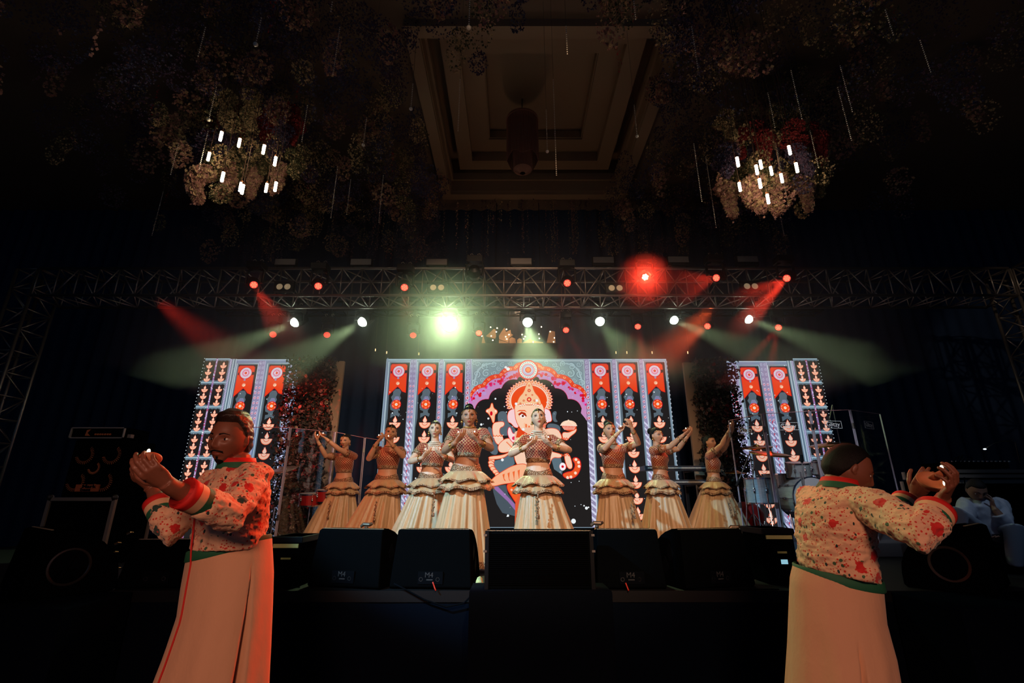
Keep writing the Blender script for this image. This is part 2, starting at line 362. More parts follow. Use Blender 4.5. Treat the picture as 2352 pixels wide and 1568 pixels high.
def led_screen(name_label, u0, u1, vtop, zbot):
    xa, xb = (u0 - 1176) * U, (u1 - 1176) * U; zt = Zv(vtop)
    s_ = thing('led_screen', name_label, 'screen', ((xa + xb) / 2, YS, zbot))
    b = MB(); nx = max(1, round((xb - xa) / 0.5))
    for i in range(nx):
        for j in range(6):
            b.box((xa + (xb - xa) * i / nx, YS + 0.004, zbot + (zt - zbot) * j / 6), (xa + (xb - xa) * (i + 1) / nx - 0.003, YS + 0.08, zbot + (zt - zbot) * (j + 1) / 6 - 0.003))
    b.build('cabinet', RUBBER, s_)
    g = MB()
    for x in (xa + 0.3, xb - 0.3): g = MB(); g.box((x - 0.03, YS + 0.085, ZS + .003), (x + 0.03, YS + 0.14, zt - 0.1)); g.box((x - 0.03, YS + 0.085, ZS + .003), (x + 0.03, YS + 0.7, ZS + 0.05)); g.build('support', STEEL, s_)
    if zbot > ZS + 0.02: MB().box((xa, YS - 0.02, ZS), (xb, YS + 0.1, zbot)).build('plinth', RUBBER, s_)
    return s_, xa, xb, zt, zbot
# centre screen
ZB = Zv(1211)
S_, xa, xb, zt, zb = led_screen('widest LED screen, showing an elephant-headed seated figure under a scalloped arch', 888, 1530, 824, ZB)
A = Art(); A.rect((xa, zt), (xb, zb), PAL)
A.rect((xa + 1 * U, zt - 1.5 * U), (xb - 1 * U, zb), (132, 156, 172)); A.stroke([(xa + 2.5 * U, zb), (xa + 2.5 * U, zt - 2 * U), (xb - 2.5 * U, zt - 2 * U), (xb - 2.5 * U, zb)], 1.0 * U, (176, 204, 216))
for k, ut in enumerate((918, 984, 1045, 1376.5, 1438, 1499.5)): banner(A, ut, 0, 9, k, zb)
for a_, b_, dbl in ((945, 959, True), (1011, 1020, False), (1071.5, 1084, False), (1340.5, 1351.5, False), (1403.5, 1412.5, False), (1465, 1473.5, False)):
    scroll_strip(A, (a_ - 1176) * U, (b_ - 1176) * U, zb, zt - 3 * U, int(a_), dbl)
A.rect(((892 - 1176) * U, zb), ((894 - 1176) * U, zt), (120, 128, 150)); 
for k in range(40): A.spiral((xb - 2.2 * U, zt - (10 + k * 9.5) * U), 1.5 * U, 1, 1.1, .7 * U, (206, 210, 226))
def q(x, y): return px(1070 + x / 3.92, 820 + y / 3.92)     # arch panel, in the coordinates it was measured in
def pq(pts, col): A.poly([q(*p) for p in pts], col)
def dq(x, y, r, col, n=18, ry=None): c = q(x, y); A.disc(c, r / 3.92 * U, col, n, (ry / 3.92 * U if ry else None))
xl, xr = (1085 - 1176) * U, (1340.5 - 1176) * U
A.rect((xl, zt - 4 * U), (xr, zb), DRK)
A.poly([(xl, zt - 4 * U), (xr, zt - 4 * U), (xr, Zv(912)), (xl, Zv(912))], (128, 152, 158))
rr = random.Random(3)
for side in (0, 1):
    for (x, y, r, a0) in ((110, 75, 26, 0), (175, 95, 34, 2), (250, 70, 30, 4), (330, 80, 26, 1), (400, 62, 22, 3), (100, 160, 34, 5), (185, 155, 38, 1), (255, 150, 26, 3), (90, 240, 34, 2), (150, 215, 24, 0), (80, 60, 20, 3), (300, 115, 24, 2)):
        xx = 1122 - x if side else x; c = q(xx, y)
        A.spiral(c, r * 1.12 / 3.92 * U, a0, 1.25, r * .34 / 3.92 * U, (92, 118, 126), -1 if side else 1)
        A.spiral(c, r / 3.92 * U, a0, 1.25, r * .24 / 3.92 * U, (172, 200, 204), -1 if side else 1)
    for k in range(4):
        xs = [70 + 10 * k, 78 + 12 * k, 110 + 20 * k, 190 + 30 * k]; ys = [300 - 40 * k, 220 - 34 * k, 120 - 16 * k, 62]
        A.stroke([q(1122 - x if side else x, y) for x, y in zip(xs, ys)], 1.4 * U, (166, 192, 198))
A.stroke([(xl + 2 * U, Zv(905)), (xl + 2 * U, zt - 7 * U), (xr - 2 * U, zt - 7 * U), (xr - 2 * U, Zv(900))], 1.0 * U, WHT)
def scal(C, bu):                                         # scallops between the cusps C
    o_ = []
    for (xa_, ya_), (xb_, yb_) in zip(C, C[1:]):
        nx_, ny_ = (yb_ - ya_), -(xb_ - xa_)
        for i in range(6): t_ = i / 6; b_ = bu * 4 * t_ * (1 - t_); o_.append((xa_ + (xb_ - xa_) * t_ + nx_ * b_, ya_ + (yb_ - ya_) * t_ + ny_ * b_))
    return o_ + [C[-1]]
outL = scal([(40, 350), (150, 250), (300, 165), (430, 95), (500, 60)], .16)
inL = scal([(85, 470), (207, 385), (322, 287), (462, 212), (490, 185)], .20)
midL = scal([(50, 378), (175, 278), (318, 198), (455, 132), (500, 100)], .16)
def mirror(L): return [(1122 - x, y) for x, y in reversed(L)]
arch_in = inL + mirror(inL)
pq(outL + mirror(outL) + [(1078, 400), (1085, 580), (1030, 510)] + list(reversed(arch_in)) + [(62, 545), (58, 400)], (196, 140, 190))
for L in (midL, mirror(midL)):
    for k, (x, y) in enumerate(L):
        for j in range(3): dq(x + rr.uniform(-14, 14), y + rr.uniform(18, 60), rr.uniform(7, 17), rr.choice((MAG, RED, (226, 40, 120), (206, 120, 200), (186, 150, 206))), 9)
pq([(62, 700), (62, 545)] + arch_in + [(1030, 510), (1070, 560), (1070, 700)], DRK)
for pts in (outL, mirror(outL)):
    md = midL if pts is outL else mirror(midL)
    pq(pts + list(reversed(md)), ORG); A.stroke([q(*p) for p in pts], .9 * U, RED); A.stroke([q(*p) for p in md], .9 * U, RED)
    for k in range(len(pts) - 1):
        for f in ((0.5,) if k % 2 == 0 else ()):
            x = (pts[k][0] * (1 - f) + pts[k + 1][0] * f + md[k][0] * (1 - f) + md[k + 1][0] * f) / 2; y = (pts[k][1] * (1 - f) + pts[k + 1][1] * f + md[k][1] * (1 - f) + md[k + 1][1] * f) / 2
            A.spiral(q(x, y), 3.3 * U, 1 + k, 1.0, 1.1 * U, (250, 196, 150))
A.stroke([q(*p) for p in arch_in], .8 * U, MAG)
for r_, c_ in ((92, RED), (82, (228, 60, 30)), (78, (226, 232, 240)), (58, RED), (54, (230, 140, 160)), (48, (176, 160, 206)), (36, (206, 200, 226)), (28, RED), (18, (246, 110, 50))): dq(560, 125, r_, c_, 30)
for k in range(26):
    a = 2 * pi * k / 26; dq(560 + 68 * cos(a), 125 + 68 * sin(a), 4.5, (60, 66, 90), 6)
def blob(pts, col=CRE, edge=(232, 70, 26), w=5):             # cream shape with a hot outline
    for _ in range(2):
        o_ = []
        for i in range(len(pts)):
            a, b = pts[i], pts[(i + 1) % len(pts)]; o_ += [(a[0] * .75 + b[0] * .25, a[1] * .75 + b[1] * .25), (a[0] * .25 + b[0] * .75, a[1] * .25 + b[1] * .75)]
        pts = o_
    cx_ = sum(p[0] for p in pts) / len(pts); cy_ = sum(p[1] for p in pts) / len(pts)
    if edge: A.stroke([q(*p) for p in pts + pts[:1]], w * 2 / 3.92 * U, edge)
    pq(pts, col)
# seated elephant-headed figure
blob([(280, 500), (370, 490), (375, 600), (440, 640), (460, 700), (300, 720), (300, 640)], GRY, None); blob([(190, 630), (240, 640), (290, 800), (290, 890), (210, 870), (230, 760)], GRY, None)
blob([(720, 640), (740, 600), (820, 610), (850, 640), (840, 690), (780, 660)], GRY, None); blob([(770, 500), (820, 490), (800, 560), (830, 590), (780, 590)], GRY, None)
pq([(240, 940), (330, 920), (420, 850), (440, 960), (380, 1030), (300, 1040), (250, 1000)], (92, 112, 124)); pq([(760, 900), (850, 910), (870, 1000), (860, 1060), (790, 1010)], (92, 112, 124))
pq([(240, 1160), (360, 1150), (380, 1230), (450, 1330), (450, 1430), (330, 1400), (280, 1320), (250, 1220)], (74, 86, 96))
pq([(240, 1170), (290, 1165), (440, 1320), (445, 1380), (380, 1300)], (150, 110, 170))
for k in range(27):                                         # halo of lotus petals
    a = -0.36 + (pi + 0.72) * k / 26; x, y = 568 + 192 * cos(a), 402 - 172 * sin(a); tx, ty = cos(a), -sin(a)
    for g, c_ in ((1.0, RED), (.82, (250, 214, 186)), (.45, (236, 120, 60))):
        A.poly([q(x + (tx * u_ - ty * v_) * g, y + (ty * u_ + tx * v_) * g) for u_, v_ in ((-22, -15), (2, -17), (24, 0), (2, 17), (-22, 15))], c_)
A.poly([q(568 + 172 * cos(a), 402 - 150 * sin(a)) for a in [-.5 + (pi + 1) * i / 30 for i in range(31)]], (250, 216, 190))
A.poly([q(568 + 160 * cos(a), 402 - 139 * sin(a)) for a in [-.5 + (pi + 1) * i / 30 for i in range(31)]], (236, 76, 26))
blob([(470, 470), (400, 480), (375, 520), (380, 590), (410, 600), (440, 640), (480, 640)], (246, 206, 210)); blob([(690, 470), (750, 480), (765, 540), (770, 585), (730, 590), (700, 640)], (246, 214, 222))
blob([(440, 440), (480, 400), (568, 380), (655, 400), (690, 440), (705, 500), (690, 580), (640, 640), (640, 720), (560, 740), (500, 660), (455, 590), (442, 510)], (250, 206, 174))
blob([(455, 440), (480, 370), (520, 330), (545, 260), (568, 222), (592, 260), (615, 330), (655, 370), (680, 440), (630, 425), (568, 440), (505, 425)], (246, 196, 150), (236, 90, 40))
for x, y, r in ((568, 390, 20), (568, 310, 14), (568, 266, 9), (520, 400, 9), (616, 400, 9), (490, 425, 8), (646, 425, 8), (540, 350, 8), (596, 350, 8)): dq(x, y, r, RED, 14); dq(x, y, r * .55, (250, 190, 120), 12)
for k in range(9): dq(488 + k * 20, 442 - 14 * sin(k / 8 * pi), 6, (252, 232, 220), 8); dq(488 + k * 20, 452 - 14 * sin(k / 8 * pi), 3, (90, 40, 40), 6)
pq([(470, 520), (500, 498), (535, 510), (548, 540), (520, 552), (485, 545)], (180, 50, 20)); pq([(480, 535), (505, 518), (540, 542), (520, 556), (494, 550)], (252, 240, 236)); dq(512, 537, 10, (90, 30, 20), 12)
pq([(455, 500), (480, 484), (530, 484), (550, 505), (525, 494), (485, 494)], (236, 100, 50))
for k in range(6): pq([(520 + k * 14, 600 + k * 8), (534 + k * 14, 600 + k * 8), (544 + k * 8, 690), (530 + k * 8, 690)], (240, 110, 60) if k % 2 else (250, 190, 150))
pq([(470, 640), (500, 655), (520, 690), (470, 690)], (226, 60, 20)); pq([(700, 500), (716, 640), (690, 660)], (240, 120, 90))
# arms
blob([(250, 600), (300, 590), (345, 590), (345, 625), (305, 640), (300, 690), (330, 720), (345, 770), (290, 800), (255, 740), (240, 650)])
blob([(290, 800), (345, 745), (400, 735), (430, 790), (410, 850), (330, 865), (298, 850)])
blob([(385, 640), (400, 640), (420, 700), (450, 690), (455, 740), (430, 780), (395, 740), (376, 690)], (250, 214, 214), (226, 40, 70)); dq(432, 735, 16, (226, 40, 90), 10)
for k in range(7): dq(252 + k * 13, 712 + (k % 2) * 6, 6, (240, 110, 60), 8); dq(252 + k * 13, 728, 4, (252, 230, 216), 6)
for k in range(6): dq(370 + k * 9, 772 + k * 9, 6, (240, 120, 70), 8)
blob([(232, 425), (242, 425), (250, 470), (285, 490), (280, 515), (262, 520), (258, 590), (245, 600), (235, 560), (205, 510), (183, 500), (190, 480), (222, 470)], (248, 190, 150)); dq(231, 515, 12, RED, 10, 20); dq(195, 494, 9, (252, 226, 210), 10); dq(270, 494, 9, (252, 226, 210), 10); dq(205, 560, 9, (240, 236, 236), 8)
blob([(700, 660), (760, 645), (820, 655), (850, 700), (860, 745), (800, 720), (740, 700)]); blob([(862, 680), (930, 690), (990, 640), (985, 680), (930, 720), (905, 755), (870, 740)])
blob([(845, 615), (995, 620), (970, 668), (900, 668)], (226, 70, 30)); 
for k in range(9): A.stroke([q(866 + k * 14, 628), q(884 + k * 10, 660)], 1.2 * U, (252, 216, 200))
A.poly([q(920 + 72 * cos(a), 622 - 46 * sin(a)) for a in [pi * i / 14 for i in range(15)]], (252, 212, 184)); A.stroke([q(845, 620), q(995, 624)], 1.8 * U, (252, 222, 206))
for k in range(9): dq(870 + k * 12, 590 + 9 * abs(k - 4) - 12, 8, (253, 222, 196), 8)
for k in range(6): dq(862 + k * 10, 735 + (k % 2) * 8, 6, (236, 90, 50), 8)
# body and legs
pq([(440, 680), (520, 640), (700, 640), (760, 700), (780, 900), (430, 900)], (240, 190, 160)); pq([(470, 640), (560, 700), (690, 660), (700, 720), (450, 730)], (226, 70, 30))
blob([(430, 860), (520, 820), (640, 820), (780, 860), (860, 880), (850, 910), (770, 900), (740, 1000), (640, 1040), (540, 1060), (450, 960)])
blob([(880, 880), (915, 870), (940, 920), (955, 1000), (920, 1010), (895, 960)]); 
for k in range(6): dq(858 + k * 12, 880 + (k % 2) * 10, 6, (236, 90, 50), 8)
blob([(950, 920), (985, 905), (1020, 930), (1030, 990), (1000, 1060), (960, 1090), (900, 1095), (862, 1060), (900, 1040), (960, 1030), (985, 970)], (234, 90, 40), RED)
for x, y in ((985, 925), (1008, 950), (1012, 985), (980, 1045), (940, 1080), (910, 1085)): dq(x, y, 12, (252, 220, 200), 10)
dq(868, 988, 30, (230, 60, 40), 16); dq(866, 988, 26, (250, 240, 244), 16, 32); dq(866, 988, 11, RED, 12)
for k in range(6):
    y = 920 + k * 26; x = 205 - 18 * sin(k * .8) + k * 8; blob([(x, y), (x + 34, y - 14), (x + 60, y + 20), (x + 24, y + 32)], (250, 196, 160))
blob([(205, 900), (330, 890), (400, 860), (380, 880), (330, 915), (215, 925)], (252, 196, 160))
blob([(530, 960), (420, 980), (320, 1040), (260, 1080), (215, 1130), (245, 1165), (330, 1140), (440, 1130), (560, 1120), (560, 1000)], (248, 180, 140))
for k in range(4): pq([(330 + k * 45, 1060 - k * 12), (350 + k * 45, 1050 - k * 12), (345 + k * 45, 1110), (362 + k * 40, 1120)], (238, 106, 54))
blob([(370, 1140), (470, 1130), (480, 1230), (470, 1320), (450, 1310), (400, 1230), (375, 1190)], (240, 96, 40), RED); dq(412, 1195, 10, (250, 180, 150), 10)
pq([(445, 1310), (480, 1230), (700, 1200), (720, 1400), (440, 1500)], (226, 90, 50))
for k in range(70): c_ = q(rr.uniform(70, 1100), rr.uniform(240, 1500)); A.disc(c_, rr.choice((.4, .5, .6, .9, 1.3)) * U, (220, 232, 240), 8)
for x, y, r in ((962, 1473, 19), (330, 928, 12), (380, 120, 16), (360, 105, 12), (268, 385, 8), (142, 614, 10), (1077, 1357, 12), (1056, 1336, 6), (1096, 1350, 6), (452, 430, 12), (636, 400, 12), (516, 657, 12), (380, 1424, 9)): dq(x, y, r, (236, 242, 246), 12)
A.rect((xl, zb + 1.5 * U), (xr, zb), (120, 140, 156))
A.build('screen_image', S_)
# side screens
def diya_grid(A, cols, u0, u1, zt, zb, usep):
    X = lambda u: (u - 1176) * U
    A.rect((X(u0), zt), (X(u1), zb), DRK); vs = (825, 879, 935, 992, 1051, 1112, 1175, 1240); r = random.Random(int(u0))
    for k in range(7):
        a, b = Zv(vs[k]), Zv(vs[k + 1])
        if b < zb: break
        for y, sg in ((a, -1), (b, 1)):
            pts = [(X(u0), y)] + [(X(u0 + (u1 - u0) * i / 24), y + sg * (3.5 + 1.8 * abs(sin(i * .9))) * U) for i in range(25)] + [(X(u1), y)]; A.poly(pts, (100, 120, 134))
        A.stroke([(X(u0), a), (X(u1), a)], 1.5 * U, (186, 216, 228))
        for c in cols:
            for j in range(3): diya(A, X(c), a - (7 + 15.5 * j) * U, .58)
    A.rect((X(usep - 2), zt), (X(usep + 2), zb), (150, 110, 150)); z = zt
    while z > zb: A.disc((X(usep + r.uniform(-1.2, 1.2)), z), r.uniform(.7, 1.5) * U, r.choice(((230, 230, 250), (190, 20, 70), (210, 200, 240), (140, 120, 190))), 8); z -= 2.6 * U
    A.stroke([(X(u1 if u1 < 1176 else u0), zt), (X(u1 if u1 < 1176 else u0), zb)], 1.0 * U, (150, 170, 190))
def side(label, u0, u1, vtop, cs, grid, cols, usep, band, seps):
    S_, xa, xb, zt, zb = led_screen(label, u0, u1, vtop, ZS + 0.02)
    A = Art(); A.rect((xa, zt), (xb, zb), (126, 140, 168)); A.stroke([(xa, zt - U), (xb, zt - U)], 2 * U, (186, 206, 222)); X = lambda u: (u - 1176) * U
    for k, c in enumerate(cs): banner(A, c, vtop - 824 + 3, 10, 20 + k, zb)
    for a, b, d in seps: scroll_strip(A, X(a), X(b), zb, zt - 4 * U, int(a), d)
    A.rect((X(band[0]), zt), (X(band[1]), zb), (108, 128, 144)); A.stroke([(X(band[0] + 3.5), zt), (X(band[0] + 3.5), zb)], 1.2 * U, WHT); A.stroke([(X(band[1] - 1.5), zt), (X(band[1] - 1.5), zb)], 1.1 * U, WHT)
    A.rect((X(band[2]), zt), (X(band[3]), zb), LIL); z = zt
    while z > zb + 4 * U: A.poly([(X(band[2]), z), (X(band[3]), z - 3 * U), (X(band[3]), z - 4.4 * U), (X(band[2]), z - 1.4 * U)], (196, 196, 224)); z -= 3.6 * U
    diya_grid(A, cols, grid[0], grid[1], zt, zb, usep)
    xe = xa if u0 < 1176 else xb; z = zt
    while z > zb: A.disc((xe + (2.2 if u0 < 1176 else -2.2) * U, z), 0.9 * U, (216, 232, 240), 8); z -= 7.6 * U
    r = random.Random(9)
    for k in range(50): A.disc((r.uniform(xa, xb), r.uniform(zb, zt)), r.choice((.5, .7, 1.0, 1.8)) * U, (230, 238, 244), 8)
    A.build('screen_image', S_)
side('LED screen behind the guest in profile at left, lamps and two red banners on it', 472.5, 690, 825, (570.5, 641), (475, 532), (487, 519), 503, (536, 547, 531.5, 536), ((597, 613, True), (669, 683, False)))
side('LED screen behind the drum kit, with two red banners and rows of lamps', 1667, 1876, 829, (1715, 1783), (1818, 1874), (1832, 1863), 1847, (1803, 1814, 1814, 1818.5), ((1668, 1688, False), (1741, 1757, True)))

# ------------------------------------------------------------------ floral panels between the screens
mbe = mat('beige_board', (150, 124, 100), 0.7)
def rand_leaf_mesh(mb, pts, size, r, mis, tri=False):
    for p in pts:
        a = Vector((r.gauss(0, 1), r.gauss(0, 1), r.gauss(0, 1))).normalized(); b = a.orthogonal().normalized(); b.rotate(Quaternion(a, r.uniform(0, 6.28))); c = a.cross(b)
        l = size * r.uniform(.6, 1.4); p = Vector(p)
        mb.add([p - b * l * .15, p + c * l * .32 + b * l * .3, p + b * l, p - c * l * .32 + b * l * .3], [(0, 1, 2, 3)], r.choice(mis))
def blossom(mb, p, rad, r, mi):                       # crumpled flower head of overlapping petals
    p = Vector(p); ax = Vector((r.gauss(0, 1), r.gauss(0, 1) - .6, r.gauss(0, 1) - .3)).normalized(); u_ = ax.orthogonal().normalized(); v_ = ax.cross(u_)
    for ly, (n, tilt, l) in enumerate(((6, .2, 1.0), (5, .8, .75))):
        for k in range(n):
            an = 2 * pi * k / n + ly; d = (u_ * cos(an) + v_ * sin(an)); e = (d * cos(tilt) + ax * sin(tilt)) * rad * l; s_ = ax.cross(d) * rad * .45
            mb.add([p, p + e * .5 + s_, p + e + s_ * .4, p + e - s_ * .4, p + e * .5 - s_], [(0, 1, 2, 3, 4)], mi)
LEAF = [mat('leaf_dark_green', (36, 44, 34), 0.7), mat('leaf_brown', (70, 56, 50), 0.7), mat('petal_dusty_pink', (150, 112, 108), 0.7), mat('petal_cream', (176, 146, 120), 0.7), mat('petal_crimson', (150, 26, 34), 0.7)]
def flower_wall(label, u0, u1, vt, boardside, seed):
    r = random.Random(seed); Yw = 8.55; xa = P(u0, vt, Yw).x; xb = P(u1, vt, Yw).x; zt = P(u0, vt, Yw).z
    f = thing('floral_panel', label, 'floral panel', ((xa + xb) / 2, Yw, ZS))
    MB().box((xa + (0.35 if boardside > 0 else 0), Yw, ZS), (xb - (0 if boardside > 0 else 0.35), Yw + 0.06, zt)).build('board', mbe, f)
    mb = MB(); fa, fb = (xa - 0.04, xb - 0.13) if boardside > 0 else (xa + 0.13, xb + 0.02)
    L = []
    for k in range(9000):
        x = r.uniform(fa, fb); z = r.uniform(ZS + .07, zt + 0.04); e = 0.08 * noise.noise((z * 3, x * 2, seed)); 
        L.append((x + r.gauss(0, .03) + e, Yw - 0.02 - abs(r.gauss(0, .09)) - .05 * noise.noise((x * 4, z * 4, 1)), z))
    rand_leaf_mesh(mb, L, 0.052, r, (0, 0, 0, 1, 1)); mb.build('foliage', LEAF, f)
    fb_ = MB()
    for k in range(700):
        x = r.uniform(fa + .05, fb - .05); z = r.uniform(ZS + .07, zt)
        if noise.noise((x * 3, z * 3, seed + 5)) < -0.05: continue
        blossom(fb_, (x, Yw - 0.12 - r.random() * .06, z), r.uniform(.022, .045), r, r.choice((2, 2, 3, 1, 1, 4)))
    o = fb_.build('blossoms', LEAF, f); o['kind'] = 'stuff'
flower_wall('tall floral panel, red-lit leaves on a beige board beside the left screen', 672, 791, 829, 1, 1)
flower_wall('tall floral panel, unlit dark leaves on a beige board beside the drum kit', 1569, 1676, 832, -1, 2)
# ------------------------------------------------------------------ people
def sm(x, a=0.0, b=1.0):
    t_ = min(1, max(0, (x - a) / (b - a))); return t_ * t_ * (3 - 2 * t_)
def remesh(mb, vox, smooth=2, fac=0.5):
    me = bpy.data.meshes.new('tmp'); me.from_pydata(mb.v, [], mb.f); bm = bmesh.new(); bm.from_mesh(me); bmesh.ops.recalc_face_normals(bm, faces=bm.faces); bm.to_mesh(me); bm.free()
    o = bpy.data.objects.new('tmp', me); COL.objects.link(o)
    m = o.modifiers.new('r', 'REMESH'); m.mode = 'VOXEL'; m.voxel_size = vox; m.use_smooth_shade = True
    if smooth: q = o.modifiers.new('s', 'SMOOTH'); q.iterations = smooth; q.factor = fac
    dg = bpy.context.evaluated_depsgraph_get(); out = bpy.data.meshes.new_from_object(o.evaluated_get(dg))
    bpy.data.objects.remove(o); bpy.data.meshes.remove(me)
    return out
def co_of(me):
    a = np.empty(len(me.vertices) * 3); me.vertices.foreach_get('co', a); return a.reshape(-1, 3)
def set_co(me, a): me.vertices.foreach_set('co', a.ravel()); me.update()
def drop_verts(me, mask):
    bm = bmesh.new(); bm.from_mesh(me); bm.verts.ensure_lookup_table()
    bmesh.ops.delete(bm, geom=[bm.verts[i] for i in np.nonzero(mask)[0]], context='VERTS'); bm.to_mesh(me); bm.free()
def axis_uv(me, segs):                              # coordinates around and along the nearest limb, for cloth patterns
    co = co_of(me); best = np.full(len(co), 1e9); uv = np.zeros((len(co), 3), np.float32)
    for k, (a, b, r, ref) in enumerate(segs):
        a = np.array(a); b = np.array(b); d = b - a; L = np.linalg.norm(d); d = d / L; ref = np.array(ref); ref = ref - d * ref.dot(d); ref /= np.linalg.norm(ref); o2 = np.cross(d, ref)
        w_ = co - a; t_ = w_ @ d; rad = w_ - np.outer(t_, d); dist = np.linalg.norm(w_ - np.outer(np.clip(t_, 0, L), d), axis=1) - r * 1.0
        hit = dist < best; best[hit] = dist[hit]
        ang = np.arctan2(rad @ o2, rad @ ref); uv[hit, 0] = ang[hit] * r; uv[hit, 1] = t_[hit]; uv[hit, 2] = k
    at = me.attributes.new('limb', 'FLOAT_VECTOR', 'POINT'); at.data.foreach_set('vector', uv.ravel())

class Head:                                         # a modelled head: x to its left, y forward, z up, metres
    def __init__(s, c, fwd, up, k=1.0, man=False):
        s.c = Vector(c); f_ = Vector(fwd).normalized(); u_ = Vector(up); l_ = u_.cross(f_).normalized() * -1.0; l_ = f_.cross(u_).normalized() * -1.0
        u_ = f_.cross(l_).normalized(); 
        if u_.z < 0 and Vector(up).z > 0: u_ = -u_
        s.f, s.u, s.l, s.k, s.man = f_, u_, l_, k, man
        s.W = 0.073 if not man else 0.078; s.D = 0.092 if not man else 0.098; s.H = 0.112 if not man else 0.118
    def w(s, x, y, z): return s.c + (s.l * x + s.f * y + s.u * z) * s.k
    def width(s, z):
        t_ = z / s.H; j = 0.30 if s.man else 0.36
        return s.W * (1 - j * sm(-t_, 0.12, 1.0))
    def feats(s, x, z):
        g = lambda x0, z0, sx, sz: exp(-((x - x0) / sx) ** 2 - ((z - z0) / sz) ** 2)
        ax = abs(x); ga = lambda x0, z0, sx, sz: exp(-((ax - x0) / sx) ** 2 - ((z - z0) / sz) ** 2)
        m = 1.18 if s.man else 1.0
        r = -0.0115 * ga(.032, .000, .019, .013) + (.005 if s.man else .002) * ga(.028, .019, .022, .008) + .004 * g(0, .012, .012, .016)
        r += m * (.009 * g(0, -.006, .0075, .014) + .015 * g(0, -.024, .0085, .013) + .008 * g(0, -.034, .010, .008) + .0075 * ga(.0125, -.036, .0065, .007))
        r += .0065 * g(0, -.056, .021, .0055) + .0070 * g(0, -.066, .018, .006) - .003 * g(0, -.0612, .024, .0022) - .004 * g(0, -.076, .02, .006) + .0095 * g(0, -.096, .019, .014)
        r += .004 * ga(.045, -.024, .018, .018) - .003 * ga(.05, -.06, .014, .02)
        return r
    def surf(s, x, z, off=0.0):                     # point of the face at (x, z), lifted by off
        e = max(0.0, 1 - (x / s.width(z)) ** 2 - (z / s.H) ** 2)
        return s.w(x, s.D * sqrt(e) * s.flat(z) + s.feats(x, z) + off, z)
    def flat(s, z): return 1.0 - .10 * sm(-z / s.H, .1, 1)
    def mesh(s, mb, nt=110, nz=90, fn=None):
        rings = []
        for i in range(1, nz):
            ph = pi * i / nz; dz = -cos(ph); z = s.H * dz; ring = []
            for j in range(nt):
                a = 2 * pi * j / nt; dx, dy = sin(ph) * cos(a), sin(ph) * sin(a)
                if dy >= 0:
                    x = s.width(z) * dx; y = s.D * dy * s.flat(z) + s.feats(x, z) * sm(dy, 0, .3)
                else:
                    x = s.width(z) * dx; y = s.D * dy * (1.06 - .42 * sm(-dz, .15, .9))
                if fn: x, y, zz = fn(dx, dy, dz, x, y, z)
                else: zz = z
                ring.append(s.w(x, y, zz))
            rings.append(ring)
        mb.loft(rings)
    def ear(s, mb, sg):
        for q, (yy, zz, r1, r2) in enumerate(((-.004, .004, .010, .017), (-.008, -.004, .009, .020), (.0, -.018, .007, .010))):
            mb.ball(s.w(sg * (s.W + .003 - (.004 if zz < -.01 else 0)), yy, zz), (.0055 * s.k, r1 * s.k, r2 * s.k), 8, M=Matrix((s.l, s.f, s.u)).transposed().to_4x4())
    def patch(s, pts, off=.0015, n=1):              # strip over the face: list of (x, zlow, zhigh)
        V = []; 
        for x, a, b in pts:
            for q in range(4): V.append(s.surf(x, a + (b - a) * q / 3, off * (1 if q in (1, 2) else .3)))
        Fc = [(i * 4 + q, i * 4 + q + 1, i * 4 + q + 5, i * 4 + q + 4) for i in range(len(pts) - 1) for q in range(3)]
        return V, Fc

def finger_chain(mb, base, d, n, ln, rad, curl, k=1.0):
    pts = [base - d * 0.014 * k]; p = base.copy(); pts.append(p.copy()); ang = 0; ax = d.cross(n).normalized()
    for l, c in zip(ln, curl):
        ang += c; q = Quaternion(ax, ang); dd = d.copy(); dd.rotate(q); p = p + dd * l * k; pts.append(p.copy())
    pts.append(pts[-1] + (pts[-1] - pts[-2]).normalized() * rad * k * .5)
    rs = [rad * k * x for x in (1.05, 1.05, 1.0, .92, .8, .35)][:len(pts)]
    out = []; ro = []
    for i in range(len(pts) - 1):
        out += [pts[i], (pts[i] + pts[i + 1]) / 2]; ro += [rs[i], (rs[i] + rs[i + 1]) / 2 * .97]
    out.append(pts[-1]); ro.append(rs[-1]); mb.tube(out, ro, 10)
def hand(mb, W, d, n, tside, k=1.0, curl=0.5, spread=0.10, tcurl=0.35):
    d = d.normalized(); n = (n - d * n.dot(d)).normalized(); sd = d.cross(n).normalized() * tside     # sd points to the thumb side
    rings = []
    for t_, hw, ht in ((-.025, .024, .019), (.0, .026, .019), (.02, .031, .019), (.045, .037, .017), (.07, .039, .0145), (.088, .038, .0115), (.094, .034, .007)):
        c = W + d * t_ * k + n * .004 * sin(t_ * 30) * k
        rings.append([c + (sd * hw * cos(2 * pi * j / 14) + n * ht * sin(2 * pi * j / 14)) * k for j in range(14)])
    mb.loft(rings)
    for off, ln, rd, y0 in ((.0300, (.040, .026, .020), .0088, .084), (.0100, (.045, .029, .021), .0090, .090), (-.0105, (.042, .027, .020), .0086, .087), (-.0300, (.033, .021, .018), .0076, .078)):
        dd = (d + sd * off * spread * 30 * .1).normalized()
        c = curl * (1 + .12 * (-off / .03))
        finger_chain(mb, W + (d * y0 + sd * off) * k, dd, n, ln, rd, (c * .55, c * .9, c * .6), k)
    td = (d * .72 + sd * .62 + n * .38).normalized(); tn = (n - sd * .4).normalized(); tn = (tn - td * tn.dot(td)).normalized()
    finger_chain(mb, W + (d * .022 + sd * .024 + n * .004) * k, td, tn, (.040, .034, .026), .0108, (0, tcurl, tcurl), k)

